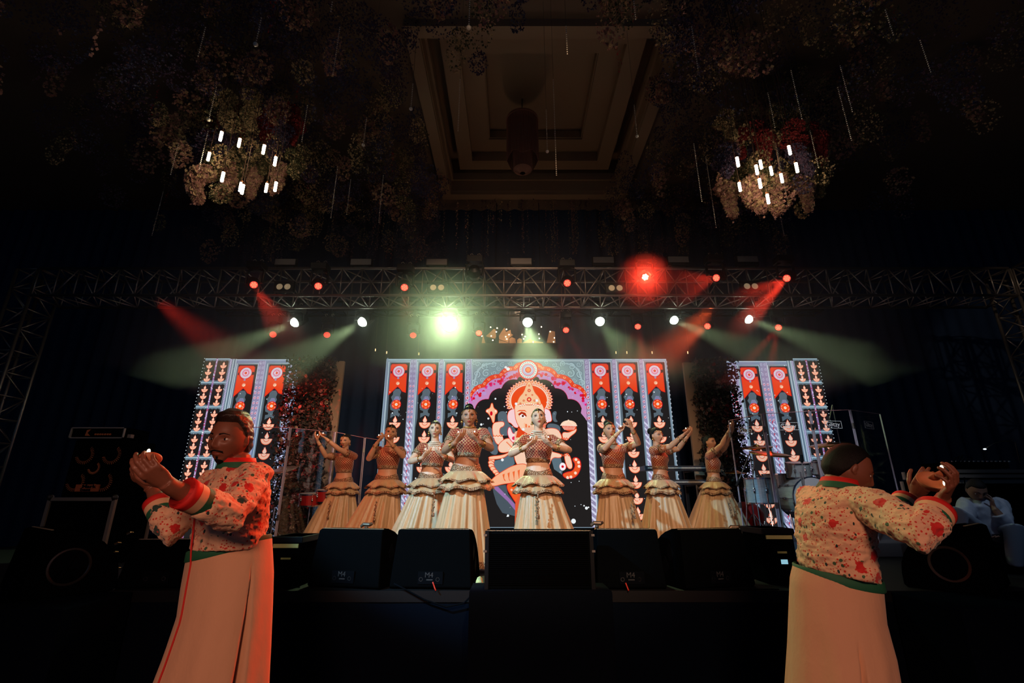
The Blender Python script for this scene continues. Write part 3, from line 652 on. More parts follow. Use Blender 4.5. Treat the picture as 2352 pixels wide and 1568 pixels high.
def reach(o, u, v, L, sgn=-1):                      # the point on the sight line of (u, v) that a bone of length L from o ends at
    rdir = ray(u, v); c = Vector((0, 0, CH)); oc = c - o; b = oc.dot(rdir); q = oc.dot(oc) - L * L; disc = b * b - q
    if disc <= 0: p = c + rdir * (-b); return o + (p - o).normalized() * L
    return c + rdir * (-b + (-1 if sgn < 0 else 1) * sqrt(disc))

# ---- cloth and skin
def skin(name, rgb): 
    m = mat(name, rgb, 0.48); m.node_tree.nodes['Principled BSDF'].inputs['Subsurface Weight'].default_value = 0.0; return m
mhair = mat('black_hair', (12, 9, 9), 0.6, spec=.2); mhair2 = mat('dark_brown_hair', (38, 24, 16), 0.4)
for m_ in (mhair, mhair2):
    t = NT(m_); t.bump(t.noise(60, 3, t.map(t.obj(), (6, 6, .6))), .5, .006)
mgold = mat('gold_trim', (176, 128, 78), 0.45, 0.45); t = NT(mgold)
vo = t.n('ShaderNodeTexVoronoi'); vo.inputs['Scale'].default_value = 110; t.l(t.obj(), vo.inputs['Vector'])
vr = t.n('ShaderNodeTexVoronoi'); vr.inputs['Scale'].default_value = 38; t.l(t.obj(), vr.inputs['Vector'])
t.l(t.mix(t.math('LESS_THAN', vo.outputs['Distance'], .34), t.mix(t.math('LESS_THAN', vr.outputs['Distance'], .3), (132, 90, 62), (164, 116, 80)), (250, 220, 176)), t.b.inputs['Base Color'])
t.bump(vo.outputs['Distance'], .9, .006)
mjew = mat('gold_jewellery', (226, 178, 104), 0.25, 1.0); mpearl = mat('pearl_stones', (232, 226, 206), 0.22, 0.3)
mblo = mat('red_blouse', (132, 18, 20), 0.6, sheen=.2); t = NT(mblo)
at = t.n('ShaderNodeAttribute', attribute_name='limb'); sp = t.n('ShaderNodeSeparateXYZ'); t.l(at.outputs['Vector'], sp.inputs[0])
def latt(a, b, p):
    q_ = t.math('FRACT', t.math('MULTIPLY', t.math('ADD', t.math(*a), 10.0), 1.0 / p)); return t.math('LESS_THAN', t.math('ABSOLUTE', t.math('SUBTRACT', q_, .5)), b)
g1 = latt(('ADD', sp.outputs[0], sp.outputs[1]), .085, .034); g2 = latt(('SUBTRACT', sp.outputs[0], sp.outputs[1]), .085, .034)
gg = t.math('MAXIMUM', g1, g2); t.l(t.mix(gg, (138, 18, 20), (232, 190, 130)), t.b.inputs['Base Color']); t.l(t.math('MULTIPLY', gg, .5), t.b.inputs['Metallic']); t.bump(gg, .5, .004)
msat = mat('champagne_satin', (214, 178, 132), 0.42, sheen=.3); t = NT(msat); t.l(t.mix(t.noise(7, 3, t.map(t.obj(), (3, 3, .5))), (182, 144, 100), (212, 176, 132)), t.b.inputs['Base Color']); t.bump(t.noise(30, 4, t.map(t.obj(), (2, 2, .35))), .35, .01)

def torso_frame(pel, neck, yaw):
    l = Vector((cos(yaw), sin(yaw), 0)); f_ = Vector((sin(yaw), -cos(yaw), 0)); return l, f_
def ring(c, l, f_, a, b, n=28, sq=0.0):
    return [c + l * a * cos(2 * pi * j / n) + f_ * b * sin(2 * pi * j / n) for j in range(n)]

def eyes_etc(h, root, man, lipc, closed=False, makeup=True):
    Mx = Matrix((h.l, h.f, h.u)).transposed().to_4x4()
    for sg in (-1, 1):
        c = h.surf(sg * .032, .0, -.0035)
        e = MB().ball(c, (.0135 * h.k, .0085 * h.k, .0062 * h.k), 10, 0, Mx); ir = h.surf(sg * .032, .0005, .0026)
        e.ball(ir, (.0060 * h.k, .0028 * h.k, .0060 * h.k), 8, 1, Mx); e.build('eye', [mat('eye_white', (214, 206, 200), .3), mat('iris_dark', (18, 12, 10), .25)], root, smooth=True)
        b = MB(); pts = [(sg * (.014 + .036 * i / 8), .0195 + .0045 * sin(pi * i / 8) - .001 * (i / 8) ** 2) for i in range(9)]
        th = .0030 if man else .0019
        V, Fc = h.patch([(x, z - th * (1.25 - i / 9), z + th * (1.25 - i / 9)) for i, (x, z) in enumerate(pts)], .0025); b.add(V, Fc)
        b.build('eyebrow', mhair, root, smooth=True, raw=True)
        if makeup:
            b = MB(); V, Fc = h.patch([(sg * (.016 + .034 * i / 8), .0065 + .002 * sin(pi * i / 8), .0095 + .0065 * sin(pi * i / 8)) for i in range(9)], .0030); b.add(V, Fc); b.build('eye_shadow', mat('eye_shadow', (96, 54, 44), .6), root, smooth=True, raw=True)
            b = MB(); V, Fc = h.patch([(sg * (.017 + .034 * i / 8), .0035 + .0045 * sin(pi * i / 8) * .6, .0055 + .0045 * sin(pi * i / 8)) for i in range(9)], .0062); b.add(V, Fc); V, Fc = h.patch([(sg * (.019 + .029 * i / 8), -.0085, -.0062) for i in range(9)], .0045); b.add(V, Fc); b.build('eyeliner', mhair, root, smooth=True, raw=True)
    b = MB(); hw = .021 if not man else .023
    V, Fc = h.patch([(hw * (i / 8 - 1), -.0612 - .001 * (1 - abs(i / 8 - 1)), -.0612 + .0068 * (1 - abs(i / 8 - 1) ** 2.2) - .0015 * (i == 8)) for i in range(17)], .0016); b.add(V, Fc)
    V, Fc = h.patch([(hw * (i / 8 - 1), -.0615 - .0092 * (1 - abs(i / 8 - 1) ** 2.2), -.0620) for i in range(17)], .0018); b.add(V, Fc)
    b.build('lips', mat('lips_' + lipc[0], lipc[1], .4), root, smooth=True, raw=True)

def skirt(name, m, root, top, bot, l, f_, tz, k1, waves, amp, seed, n=200, nz=26, hemw=0.0, curve=1.0):
    r = random.Random(seed); ph = [r.uniform(0, 6.28) for _ in range(5)]; (c0, a0, b0), (c1, a1, b1) = top, bot; rings = []
    for i in range(nz + 1):
        t_ = i / nz; tt = t_ ** curve; c = c0.lerp(c1, t_); c = Vector((c0.x + (c1.x - c0.x) * tt, c0.y + (c1.y - c0.y) * tt, c.z)); a = a0 + (a1 - a0) * tt; b = b0 + (b1 - b0) * tt; rg = []
        for j in range(n):
            th = 2 * pi * j / n; w_ = 0
            for q, (kk, aa) in enumerate(waves): w_ += aa * sin(kk * th + ph[q % 5] + .6 * sin(2 * th + ph[(q + 1) % 5]))
            ww = 1 + amp * (0.15 + .85 * t_) * w_
            dz = hemw * t_ * sin(waves[0][0] * th + ph[0] + 1.2)
            p = c + l * a * ww * cos(th) + f_ * b * ww * sin(th); p.z += dz; rg.append(p)
        rings.append(rg)
    mb = MB(); mb.loft(rings, 0, False)
    nV = len(mb.v); inner = [(p[0], p[1], p[2]) for p in mb.v]
    return mb, rings
def hem_band(rings, i0, out=1.006):
    mb = MB(); rr_ = []
    for rg in rings[i0:]:
        c = sum((Vector(p) for p in rg), Vector()) / len(rg); rr_.append([c + (p - c) * out for p in rg])
    mb.loft(rr_, 0, False); return mb

def woman(spec):
    g = spec; (ou, ov) = g['o']; Z = lambda q: (ou + q[0] / 3.408, ov + q[1] / 3.408)
    Y, yaw, S = g['Y'], R(g['yaw']), g.get('S', 1.0)
    l, f_ = torso_frame(0, 0, yaw)
    hu, hv = Z(g['belt']); nu, nv = Z(g['neck'])
    zb = ZS + 0.955 * S; r_ = ray(hu, hv); bx = P(hu, hv, Y).x; nx = P(nu, nv, Y).x
    base = Vector((bx, Y, ZS)); cen = lambda z: Vector((bx + (nx - bx) * min(1, max(0, (z - .95) / .40)), Y, ZS + z * S))
    root = thing('dancer', g['label'], 'dancer', base); root['category'] = 'person'
    sk = skin('skin_' + g['skin'][0], g['skin'][1])
    body = MB(); T = ((.78, .150, .108, 0), (.86, .158, .112, 0), (.93, .145, .102, 0), (1.00, .124, .088, 0), (1.05, .120, .086, 0), (1.11, .130, .092, .004), (1.17, .140, .100, .012), (1.22, .142, .098, .012), (1.27, .142, .086, .004), (1.30, .130, .074, 0), (1.325, .095, .060, 0), (1.345, .060, .052, 0), (1.37, .047, .048, .003), (1.41, .045, .046, .006), (1.44, .045, .046, .010))
    fat = g.get('fat', 1.0)
    for sg in (-1, 1): body.ball(cen(1.185) + l * sg * .062 * S + f_ * .060 * S, .054 * S, 14)
    body.loft([ring(cen(z) + f_ * o_ * S, l, f_, a * S * fat, b * S * fat) for z, a, b, o_ in T])
    hip = cen(.80)
    for sg in (-1, 1):
        a = hip + l * sg * .085; body.tube([a, a + Vector((0, 0, -.22)), a + Vector((0, 0, -.40)) * S, a + Vector((0, 0, -.55)), a + Vector((0, 0, -.72)) * S], [.085, .072, .052, .050, .034], 12)
        body.tube([a + Vector((0, 0, -.70)) * S - f_ * .03, a + Vector((0, 0, -.765)) * S + f_ * .04, a + Vector((0, 0, -.78)) * S + f_ * .12], [.036, .034, .022], 10)
    hd = g['head']; hu_, hv_ = Z(hd[:2]); hy, hp, hr = hd[2:5]
    up = Vector((0, 0, 1)); fw = Vector((sin(R(hy)) * cos(R(hp)), -cos(R(hy)) * cos(R(hp)), sin(R(hp)))); lat = Vector((cos(R(hy)), sin(R(hy)), 0))
    upv = fw.cross(lat) * -1.0; upv = upv if upv.z > 0 else -upv; upv = (upv + lat * sin(R(hr))).normalized()
    nb = cen(1.43); hz = P(hu_, hv_, Y); hc = Vector((hz.x, Y - .012 + fw.y * .02, hz.z)); hc.z = max(ZS + 1.45 * S, min(ZS + 1.535 * S, hc.z))
    h = Head(hc, fw, upv, 0.98 * S * g.get('hk', 1.0)); h.mesh(body); h.ear(body, 1); h.ear(body, -1)
    body.tube([cen(1.33), (cen(1.38) + hc) / 2 - Vector((0, 0, .02)), hc - upv * .06 * S - fw * .02], [.050 * S, .046 * S, .048 * S], 12)
    arms = []; blouse = MB(); segs = [(cen(1.0), cen(1.4), .13, tuple(-f_))]
    for sg, key in ((-1, 'R'), (1, 'L')):            # -1: the dancer's right arm
        A_ = g[key]; sh = cen(1.285) + l * sg * .150 * S * fat
        if 'sh' in A_: sh = sh + Vector(A_['sh'])
        el = reach(sh, *Z(A_['el']), .265 * S, A_.get('es', -1)); wr = reach(el, *Z(A_['wr']), .235 * S, A_.get('ws', -1))
        tip = reach(wr, *Z(A_['tip']), .13 * S, A_.get('ts', -1)); d = Vector(A_['hd']).normalized() if 'hd' in A_ else (tip - wr).normalized()
        body.tube([sh - l * sg * .03, sh, sh.lerp(el, .3), sh.lerp(el, .7), el, el.lerp(wr, .25), el.lerp(wr, .6), wr, wr + d * .02], [x * S * fat for x in (.050, .050, .047, .040, .036, .037, .031, .0225 / fat, .022 / fat)], 14)
        n = Vector(A_.get('n', (0, .30, 1))); hand(body, wr + d * .012, d, n, A_.get('th', sg), .90 * S, A_.get('curl', .55), .05, .45)
        arms.append((sh, el, wr, d, n, sg)); e5 = sh.lerp(el, .56)
        blouse.tube([sh - l * sg * .05, sh, sh.lerp(el, .25), e5], [x * S * fat for x in (.060, .061, .058, .055)], 18); segs.append((sh, el, .055, (0, -1, .2)))
    me = remesh(body, .0047, 2, .45); me.materials.append(sk); link_mesh('body', me, root)
    for sg in (-1, 1): blouse.ball(cen(1.187) + l * sg * .062 * S + f_ * .064 * S, .060 * S, 16)
    BT = ((1.065, .127, .092, .004), (1.11, .137, .099, .005), (1.16, .149, .109, .016), (1.205, .152, .112, .018), (1.25, .150, .098, .010), (1.285, .142, .086, .002), (1.315, .115, .072, 0), (1.332, .085, .062, 0))
    blouse.loft([ring(cen(z) + f_ * o_ * S, l, f_, a * S * fat, b * S * fat) for z, a, b, o_ in BT])
    me = remesh(blouse, .006, 2, .5); co = co_of(me); rel = co - np.array(cen(1.345)); xl_ = rel @ np.array(l); yf = rel @ np.array(f_)
    deep = g.get('scoop', .075); mk = ((xl_ / .082) ** 2 + (rel[:, 2] / deep) ** 2 < 1) & (yf > -.03) | ((xl_ / .075) ** 2 + (rel[:, 2] / .03) ** 2 < 1)
    drop_verts(me, mk); axis_uv(me, segs); me.materials.append(mblo); link_mesh('blouse', me, root)
    b = MB(); b.loft([ring(cen(z) + f_ * .005, l, f_, a * S * fat, c_ * S * fat, 48) for z, a, c_ in ((1.045, .122, .090), (1.05, .129, .097), (1.085, .133, .100), (1.09, .128, .095))]); b.build('blouse_band', mgold, root, smooth=True)
    for sh, el, wr, d, n, sg in arms:
        ax = (el - sh).normalized(); b = MB(); p = sh.lerp(el, .56); q_ = sh.lerp(el, .40); b.tube([p + ax * .004, p, (p + q_) / 2, q_, q_ - ax * .004], [x * S * fat for x in (.044, .0575, .059, .0605, .050)], 24); b.build('sleeve_trim', mgold, root, smooth=True)
        fa = (wr - el).normalized(); p = el.lerp(wr, .86)
        b = MB()
        for q in range(g.get('bangles', 2)):
            c = el.lerp(wr, .84 - .055 * q); u1 = fa.orthogonal().normalized(); u2 = fa.cross(u1); b.tube([c + (u1 * cos(t2) + u2 * sin(t2)) * (.030 + .002 * q) * S for t2 in [2 * pi * i / 20 for i in range(21)]], .0032, 6)
        b.build('bangle', mjew, root, smooth=True)
    # belt, two flounces, long skirt
    be = MB(); pts = []; nn = 72; rows = []
    for k, (z, a, c_) in enumerate(((.985, .128, .092), (.98, .135, .100), (.915, .158, .122), (.905, .152, .116))):
        rg = ring(cen(z), l, f_, a * S * fat, c_ * S * fat, nn)
        for j in range(nn):
            fr = max(0, sin(2 * pi * j / nn)) ** 3; rg[j].z -= (.03 if k < 2 else .055) * fr * S
        rows.append(rg)
    be.loft(rows); be.build('waist_belt', mgold, root, smooth=True)
    sd = g['seed']; c9 = cen(.93)
    def two(name, zt, zbm, a0, a1, seed, hw):
        mb, rg = skirt(name, msat, root, (cen(zt), a0 * S, a0 * .78 * S), (cen(zbm), a1 * S, a1 * .86 * S), l, f_, 0, 0, ((7, .5), (13, .5), (19, .35)), .095, seed, 180, 12, hw, .75)
        o = mb.build(name, msat, root, smooth=True); hb = hem_band(rg, 10, 1.012); tr_ = hb.build('flounce_trim', mgold, o, smooth=True)
    two('flounce', .885, .735, .150, .262, sd + 1, .012); two('flounce', .912, .812, .152, .262, sd + 2, .014)
    lf, rt = g['flare']; zt, zh = .90, .04; a1 = (lf + rt) / 2; ctr = (rt - lf) / 2
    k_ = (zt - zh) / (zt - .30); c1 = cen(zh) + Vector((ctr * k_, 0, 0))
    mb, rg = skirt('skirt', msat, root, (cen(zt), .148 * S, .11 * S), (c1, .148 + (a1 - .148) * k_, .13 + (a1 * .8 - .13) * k_), Vector((1, 0, 0)), Vector((0, -1, 0)), 0, 0, ((5, .35), (9, .35), (15, .55), (24, .45)), .13, sd + 3, 220, 30, 0.0, .9)
    o = mb.build('long_skirt', msat, root, smooth=True); hem_band(rg, 28, 1.006).build('skirt_hem_trim', mgold, o, smooth=True)
    if 'tassel' in g:
        tu, tv = Z(g['tassel']); tx = P(tu, tv, Y - .2 * S).x; zt_ = P(tu, tv, Y - .2).z; b = MB(); yy = Y - (.20 + .10) * S
        b.tube([(tx, yy, zt_), (tx + .004, yy - .01, zt_ - .10), (tx, yy - .02, zt_ - .20)], .004, 6)
        for q in range(6): b.ball((tx + .006 * (-1) ** q, yy - .004 * q, zt_ - .03 * q - .02), .011, 6)
        b.lathe([(.004, .0), (.014, -.012), (.018, -.05), (.004, -.055)], (tx, yy - .02, zt_ - .19), 10); b.build('tassel', mgold, root, smooth=True)
    # hair, ornaments, face
    hm = MB()
    def hf(dx, dy, dz, x, y, z):
        m_ = dz + 1.35 * max(0, .40 - dy) - .53; s_ = sm(m_, -.02, .05); k2 = .93 + .15 * s_; return x * k2, y * k2 - .002 * s_, z * (.95 + .10 * s_)
    h.mesh(hm, 72, 56, hf); bn = g.get('bun', (0, -.085, .075)); hm.ball(h.w(*bn), .047 * S, 14); hm.ball(h.w(bn[0], bn[1] * .7, bn[2] * .8), .040 * S, 12)
    me = remesh(hm, .006, 2); me.materials.append(mhair2 if g.get('brown') else mhair); link_mesh('hair', me, root)
    b = MB(); pts = [h.w(s_ * h.W * 1.10 * sin(q), h.D * .50 * 1.0 * cos(q) * 1.25 + .012, .016 + .052 * cos(q)) for s_ in (-1, 1) for q in [1.35 * i / 8 for i in range(8, -1, -1)][:: (1 if s_ < 0 else -1)]]
    for q in pts: b.ball(q, .0050 * S, 6)
    for q in range(6): b.ball(h.w(0, h.D * sqrt(max(0, 1 - ((.112 - q * .013) / h.H * .93) ** 2)) + .007, .112 - q * .013), .0042 * S, 6)
    b.ball(h.w(0, h.D * .93 + .003, .044), (.009 * S, .005 * S, .011 * S), 8); b.build('head_ornament', mjew, root, smooth=True)
    MB().ball(h.surf(0, .026, .001), (.0030,) * 3, 6).build('forehead_dot', mat('lips_red', (170, 30, 30), .4), root)
    for sg in (-1, 1):
        b = MB(); e = h.w(sg * (h.W + .004), -.002, -.030)
        b.ball(e, .009 * S, 8); b.lathe([(.004, 0), (.013, -.012), (.015, -.022), (.003, -.024)], e - Vector((0, 0, .008)), 12)
        for q in range(3): b.ball(e - Vector((0, 0, .036 + .009 * q)), .0035, 5)
        b.build('earring', mjew, root, smooth=True)
    b = MB(); nr = g.get('necklace', 1); wd = .078
    for row in range(nr):
        for q in range(34):
            a = -.35 + (pi + .7) * q / 33; rr_ = .062 + .012 * row
            c = cen(1.352 - .016 * row) + (l * rr_ * 1.02 * cos(a) + f_ * (rr_ * 1.0 * sin(a) + .006)) * S; c.z += g.get('nkup', 0); c.z -= (.014 + .006 * row) * max(0, sin(a)) * S; b.ball(c, .0062 * S, 6)
    if nr > 1: b.ball(cen(1.352 - .016 * nr - .03) + f_ * (.080) * S, (.014, .006, .018), 8)
    b.build('necklace', mpearl if nr > 2 else mjew, root, smooth=True)
    b = MB(); c = h.surf(.0145, -.040, .004); b.tube([c + (h.u * cos(q) + h.l * sin(q) * .9 + h.f * .2 * sin(q)) * .011 * S - h.u * .011 for q in [2 * pi * i / 16 for i in range(17)]], .0012, 5)
    b.tube([c - h.u * .010, h.surf(.045, -.030, .006), h.w(h.W + .004, 0, -.018)], .0011, 5); b.build('nose_ring', mjew, root, smooth=True)
    eyes_etc(h, root, False, ('red', (166, 40, 36)))
    return arms, S
mclay = mat('clay_lamp', (176, 104, 66), 0.6); mflm = mat('lamp_flame', (255, 230, 190), .5, emit=(255, 232, 196), es=9.0)
def diya_lamp(label, c, tilt, group, k=1.0, fl=(.5, 0)):
    d = thing('clay_lamp', label, 'oil lamp', c, group); M = Vector((0, 0, 1)).rotation_difference(tilt).to_matrix().to_4x4()
    MB().lathe([(.004, -.014), (.018, -.014), (.030, -.006), (.037, .006), (.039, .012), (.035, .012), (.028, .000), (.016, -.006), (.003, -.008)], c, 22, 0, M=M @ Matrix.Diagonal((k, k, k, 1)), cap=True).build('bowl', mclay, d, smooth=True)
    p = c + M.to_3x3() @ Vector((.030 * k * cos(fl[1]), .030 * k * sin(fl[1]), .014 * k)); MB().ball(p + Vector((0, 0, .006)), (.0055 * k, .0055 * k, .009 * k), 8).build('flame', mflm, d, smooth=True)
LO, RO = (660, 900), (1100, 900)
DAN = [
 dict(o=LO, Y=7.6, yaw=-10, belt=(440, 680), neck=(455, 462), head=(460, 388, -8, 0, 0), seed=1, skin=('tan', (206, 150, 114)), flare=(.40, .27), tassel=(355, 850),
   R=dict(el=(300, 500), wr=(243, 395), tip=(205, 333), es=-1, ws=-1, n=(0, 0, 1)), L=dict(el=(405, 448), wr=(290, 355), tip=(225, 322), n=(0, 0, 1)),
   label='dancer at far left end of the row, both arms stretched up to the left', who='first dancer from the left'),
 dict(o=LO, Y=6.6, yaw=2, belt=(780, 650), neck=(800, 425), head=(815, 322, 12, 0, 4), seed=11, skin=('tan', (206, 150, 114)), flare=(.46, .22), tassel=(712, 850), fat=1.02,
   R=dict(el=(638, 520), wr=(700, 400), tip=(712, 335), curl=1.0, hd=(.62, -.15, .6), n=(-.5, .1, .8)), L=dict(el=(905, 500), wr=(815, 405), tip=(765, 330), curl=.95, hd=(-.6, -.15, .5), n=(.5, .15, .8)),
   label='dancer with hands cupped in front of her chin, her mouth hidden', who='second dancer from the left'),
 dict(o=LO, Y=6.1, yaw=6, belt=(1125, 612), neck=(1155, 412), head=(1160, 297, 6, 2, 3), seed=21, skin=('fair', (228, 182, 150)), flare=(.40, .22), tassel=(1160, 800), brown=True, necklace=3, scoop=.11, hk=1.0,
   R=dict(el=(963, 545), wr=(1055, 515), tip=(1110, 460)), L=dict(el=(1290, 530), wr=(1225, 505), tip=(1170, 458)),
   label='light-haired dancer behind the tall front dancer, hands cupped low on her chest', who='third dancer from the left'),
 dict(o=LO, Y=5.2, yaw=2, belt=(1398, 600), neck=(1425, 315), head=(1425, 197, 4, 2, -2), seed=31, skin=('bronze', (186, 130, 98)), flare=(.30, .235), S=1.045, bun=(0, -.05, .105), bangles=3,
   R=dict(el=(1232, 462), wr=(1310, 400), tip=(1382, 322)), L=dict(el=(1592, 440), wr=(1505, 392), tip=(1425, 328)),
   label='tallest dancer, in front left of centre, hands cupped under her chin', who='tallest dancer'),
 dict(o=RO, Y=5.3, yaw=-2, belt=(462, 596), neck=(465, 325), head=(465, 212, -2, 14, -6), seed=41, skin=('fair', (228, 182, 150)), flare=(.25, .36), necklace=4, nkup=.03, bun=(0, -.09, .03), bangles=3, tassel=(455, 790),
   R=dict(el=(252, 485), wr=(365, 432), tip=(445, 378)), L=dict(el=(705, 455), wr=(580, 425), tip=(510, 375)),
   label='dancer looking upwards in a thick pearl choker, centre of the front row', who='dancer in the pearl choker'),
 dict(o=RO, Y=6.3, yaw=8, belt=(1050, 622), neck=(1045, 415), head=(1018, 303, 8, 4, 3), seed=51, skin=('tan', (206, 150, 114)), flare=(.26, .30), tassel=(1190, 820), bun=(-.01, -.06, .105),
   R=dict(el=(985, 440), wr=(1108, 300), tip=(1160, 225), es=-1, ws=-1, hd=(.75, -.1, .55), n=(-.5, -.1, .85), curl=.8), L=dict(el=(1247, 400), wr=(1200, 290), tip=(1212, 225), ws=-1, hd=(-.3, -.35, .8), n=(-.6, .5, .5), curl=.9),
   label='dancer right of centre with both hands raised above her face', who='dancer with raised hands'),
 dict(o=RO, Y=6.7, yaw=52, belt=(1425, 655), neck=(1390, 430), head=(1385, 343, 32, 0, -2), seed=61, skin=('tan', (206, 150, 114)), flare=(.29, .31), bun=(0, -.10, .07), bangles=2,
   R=dict(el=(1500, 425), wr=(1590, 345), tip=(1665, 292)), L=dict(el=(1560, 445), wr=(1625, 360), tip=(1680, 298), es=1),
   label='smiling dancer turned to the right, both arms stretched out level', who='smiling dancer'),
 dict(o=RO, Y=7.6, yaw=58, belt=(1838, 660), neck=(1810, 470), head=(1800, 397, 38, 4, 0), seed=71, skin=('tan', (206, 150, 114)), flare=(.43, .38), bun=(0, -.085, .06), bangles=1, tassel=(1935, 840),
   R=dict(el=(1900, 415), wr=(1960, 300), tip=(2003, 238)), L=dict(el=(1925, 440), wr=(1975, 315), tip=(2012, 245), es=1),
   label='dancer at far right end of the row, arms raised up to the right', who='last dancer on the right'),
]
for g_ in DAN:
    arms_, S__ = woman(g_)
    for sh, el, wr, d, n, sg in arms_:
        n = (n - d * n.dot(d)).normalized()
        diya_lamp('small clay lamp held in the ' + ('right' if sg < 0 else 'left') + ' hand of the ' + g_['who'], wr + d * .078 * S__ + n * (.030), n.lerp(Vector((0, 0, 1)), .5).normalized(), 'clay lamps held by the dancers', 1.0, (.5, -1.6))
# ------------------------------------------------------------------ the two guests in front of the stage
mflo = mat('floral_print_cotton', (222, 176, 140), 0.75, sheen=.2); t = NT(mflo)
tc = t.obj(); ns = t.n('ShaderNodeTexNoise'); ns.inputs['Scale'].default_value = 9; t.l(tc, ns.inputs['Vector'])
vm = t.n('ShaderNodeVectorMath', operation='MULTIPLY_ADD'); t.l(ns.outputs['Color'], vm.inputs[0]); vm.inputs[1].default_value = (.02, .02, .02); t.l(tc, vm.inputs[2]); V0 = vm.outputs[0]
def vor(sc, vec=None, rnd_=1.0, off=0.0):
    x = t.n('ShaderNodeTexVoronoi'); x.inputs['Scale'].default_value = sc; x.inputs['Randomness'].default_value = rnd_; v_ = vec or V0
    if off: m_ = t.n('ShaderNodeMapping'); m_.inputs['Location'].default_value = (off, off * 1.7, off * .6); t.l(v_, m_.inputs['Vector']); v_ = m_.outputs[0]
    t.l(v_, x.inputs['Vector']); return x
col = t.mix(t.noise(5, 2, V0), (222, 176, 140), (232, 188, 152))
v = vor(95, None, 1, 7.7); col = t.mix(t.math('MULTIPLY', t.math('LESS_THAN', v.outputs['Distance'], .30), t.math('GREATER_THAN', t.noise(20, 1, V0), .53)), col, (200, 66, 48))
v = vor(62, None, 1, 3.1); col = t.mix(t.math('MULTIPLY', t.math('LESS_THAN', v.outputs['Distance'], .26), t.math('GREATER_THAN', t.noise(14, 1, V0), .46)), col, (206, 50, 36))
v = vor(30, t.map(V0, (1, 1, .62)), 1, 1.3); col = t.mix(t.math('LESS_THAN', v.outputs['Distance'], .16), col, (30, 52, 48))
v = vor(26, None, 1, 5.3); col = t.mix(t.math('MULTIPLY', t.math('LESS_THAN', v.outputs['Distance'], .20), t.math('GREATER_THAN', t.noise(6, 1, V0), .5)), col, (70, 104, 70))
v = vor(11.5, None, .75, 2.2); spc = t.n('ShaderNodeSeparateXYZ'); t.l(v.outputs['Color'], spc.inputs[0]); has = t.math('GREATER_THAN', spc.outputs[0], .15); grn = t.math('GREATER_THAN', spc.outputs[1], .62)
vl_ = vor(70, tc, 1); jag = t.math('MULTIPLY_ADD', vl_.outputs['Distance'], .16, -.07); dd_ = t.math('ADD', v.outputs['Distance'], jag)
fl_ = t.math('MULTIPLY', t.math('LESS_THAN', dd_, .29), has); col = t.mix(fl_, col, t.mix(grn, (208, 36, 32), (34, 66, 56)))
ce_ = t.math('MULTIPLY', t.math('LESS_THAN', dd_, .10), has); col = t.mix(ce_, col, t.mix(grn, (190, 30, 30), (206, 60, 44)))
t.l(col, t.b.inputs['Base Color']); t.bump(t.noise(16, 4, tc), .5, .02)
mpea = mat('peach_cotton', (212, 164, 128), 0.8, sheen=.2); t = NT(mpea); t.bump(t.noise(9, 5, t.map(t.obj(), (1, 1, .5))), .5, .02)
mgrn = mat('green_band', (30, 96, 66), 0.7); mred = mat('red_band', (206, 30, 26), 0.7); mcrm = mat('cream_band', (226, 180, 140), 0.7)
mtro = mat('cream_trousers', (206, 160, 124), .8)
def wrinkle(me, amp, sc, squash=(1, 1, 1)):
    me.calc_loop_triangles(); n = len(me.vertices); co = co_of(me); no = np.empty(n * 3); me.vertices.foreach_get('normal', no); no = no.reshape(-1, 3)
    a = np.array([noise.noise(Vector((c[0] * sc * squash[0], c[1] * sc * squash[1], c[2] * sc * squash[2]))) + .5 * noise.noise(Vector((c[0] * sc * 2.3, c[1] * sc * 2.3, c[2] * sc * 3 * squash[2]))) for c in co])
    set_co(me, co + no * (a * amp)[:, None])
def band(name, mb, m, root, sm_=True): return mb.build(name, m, root, smooth=sm_)

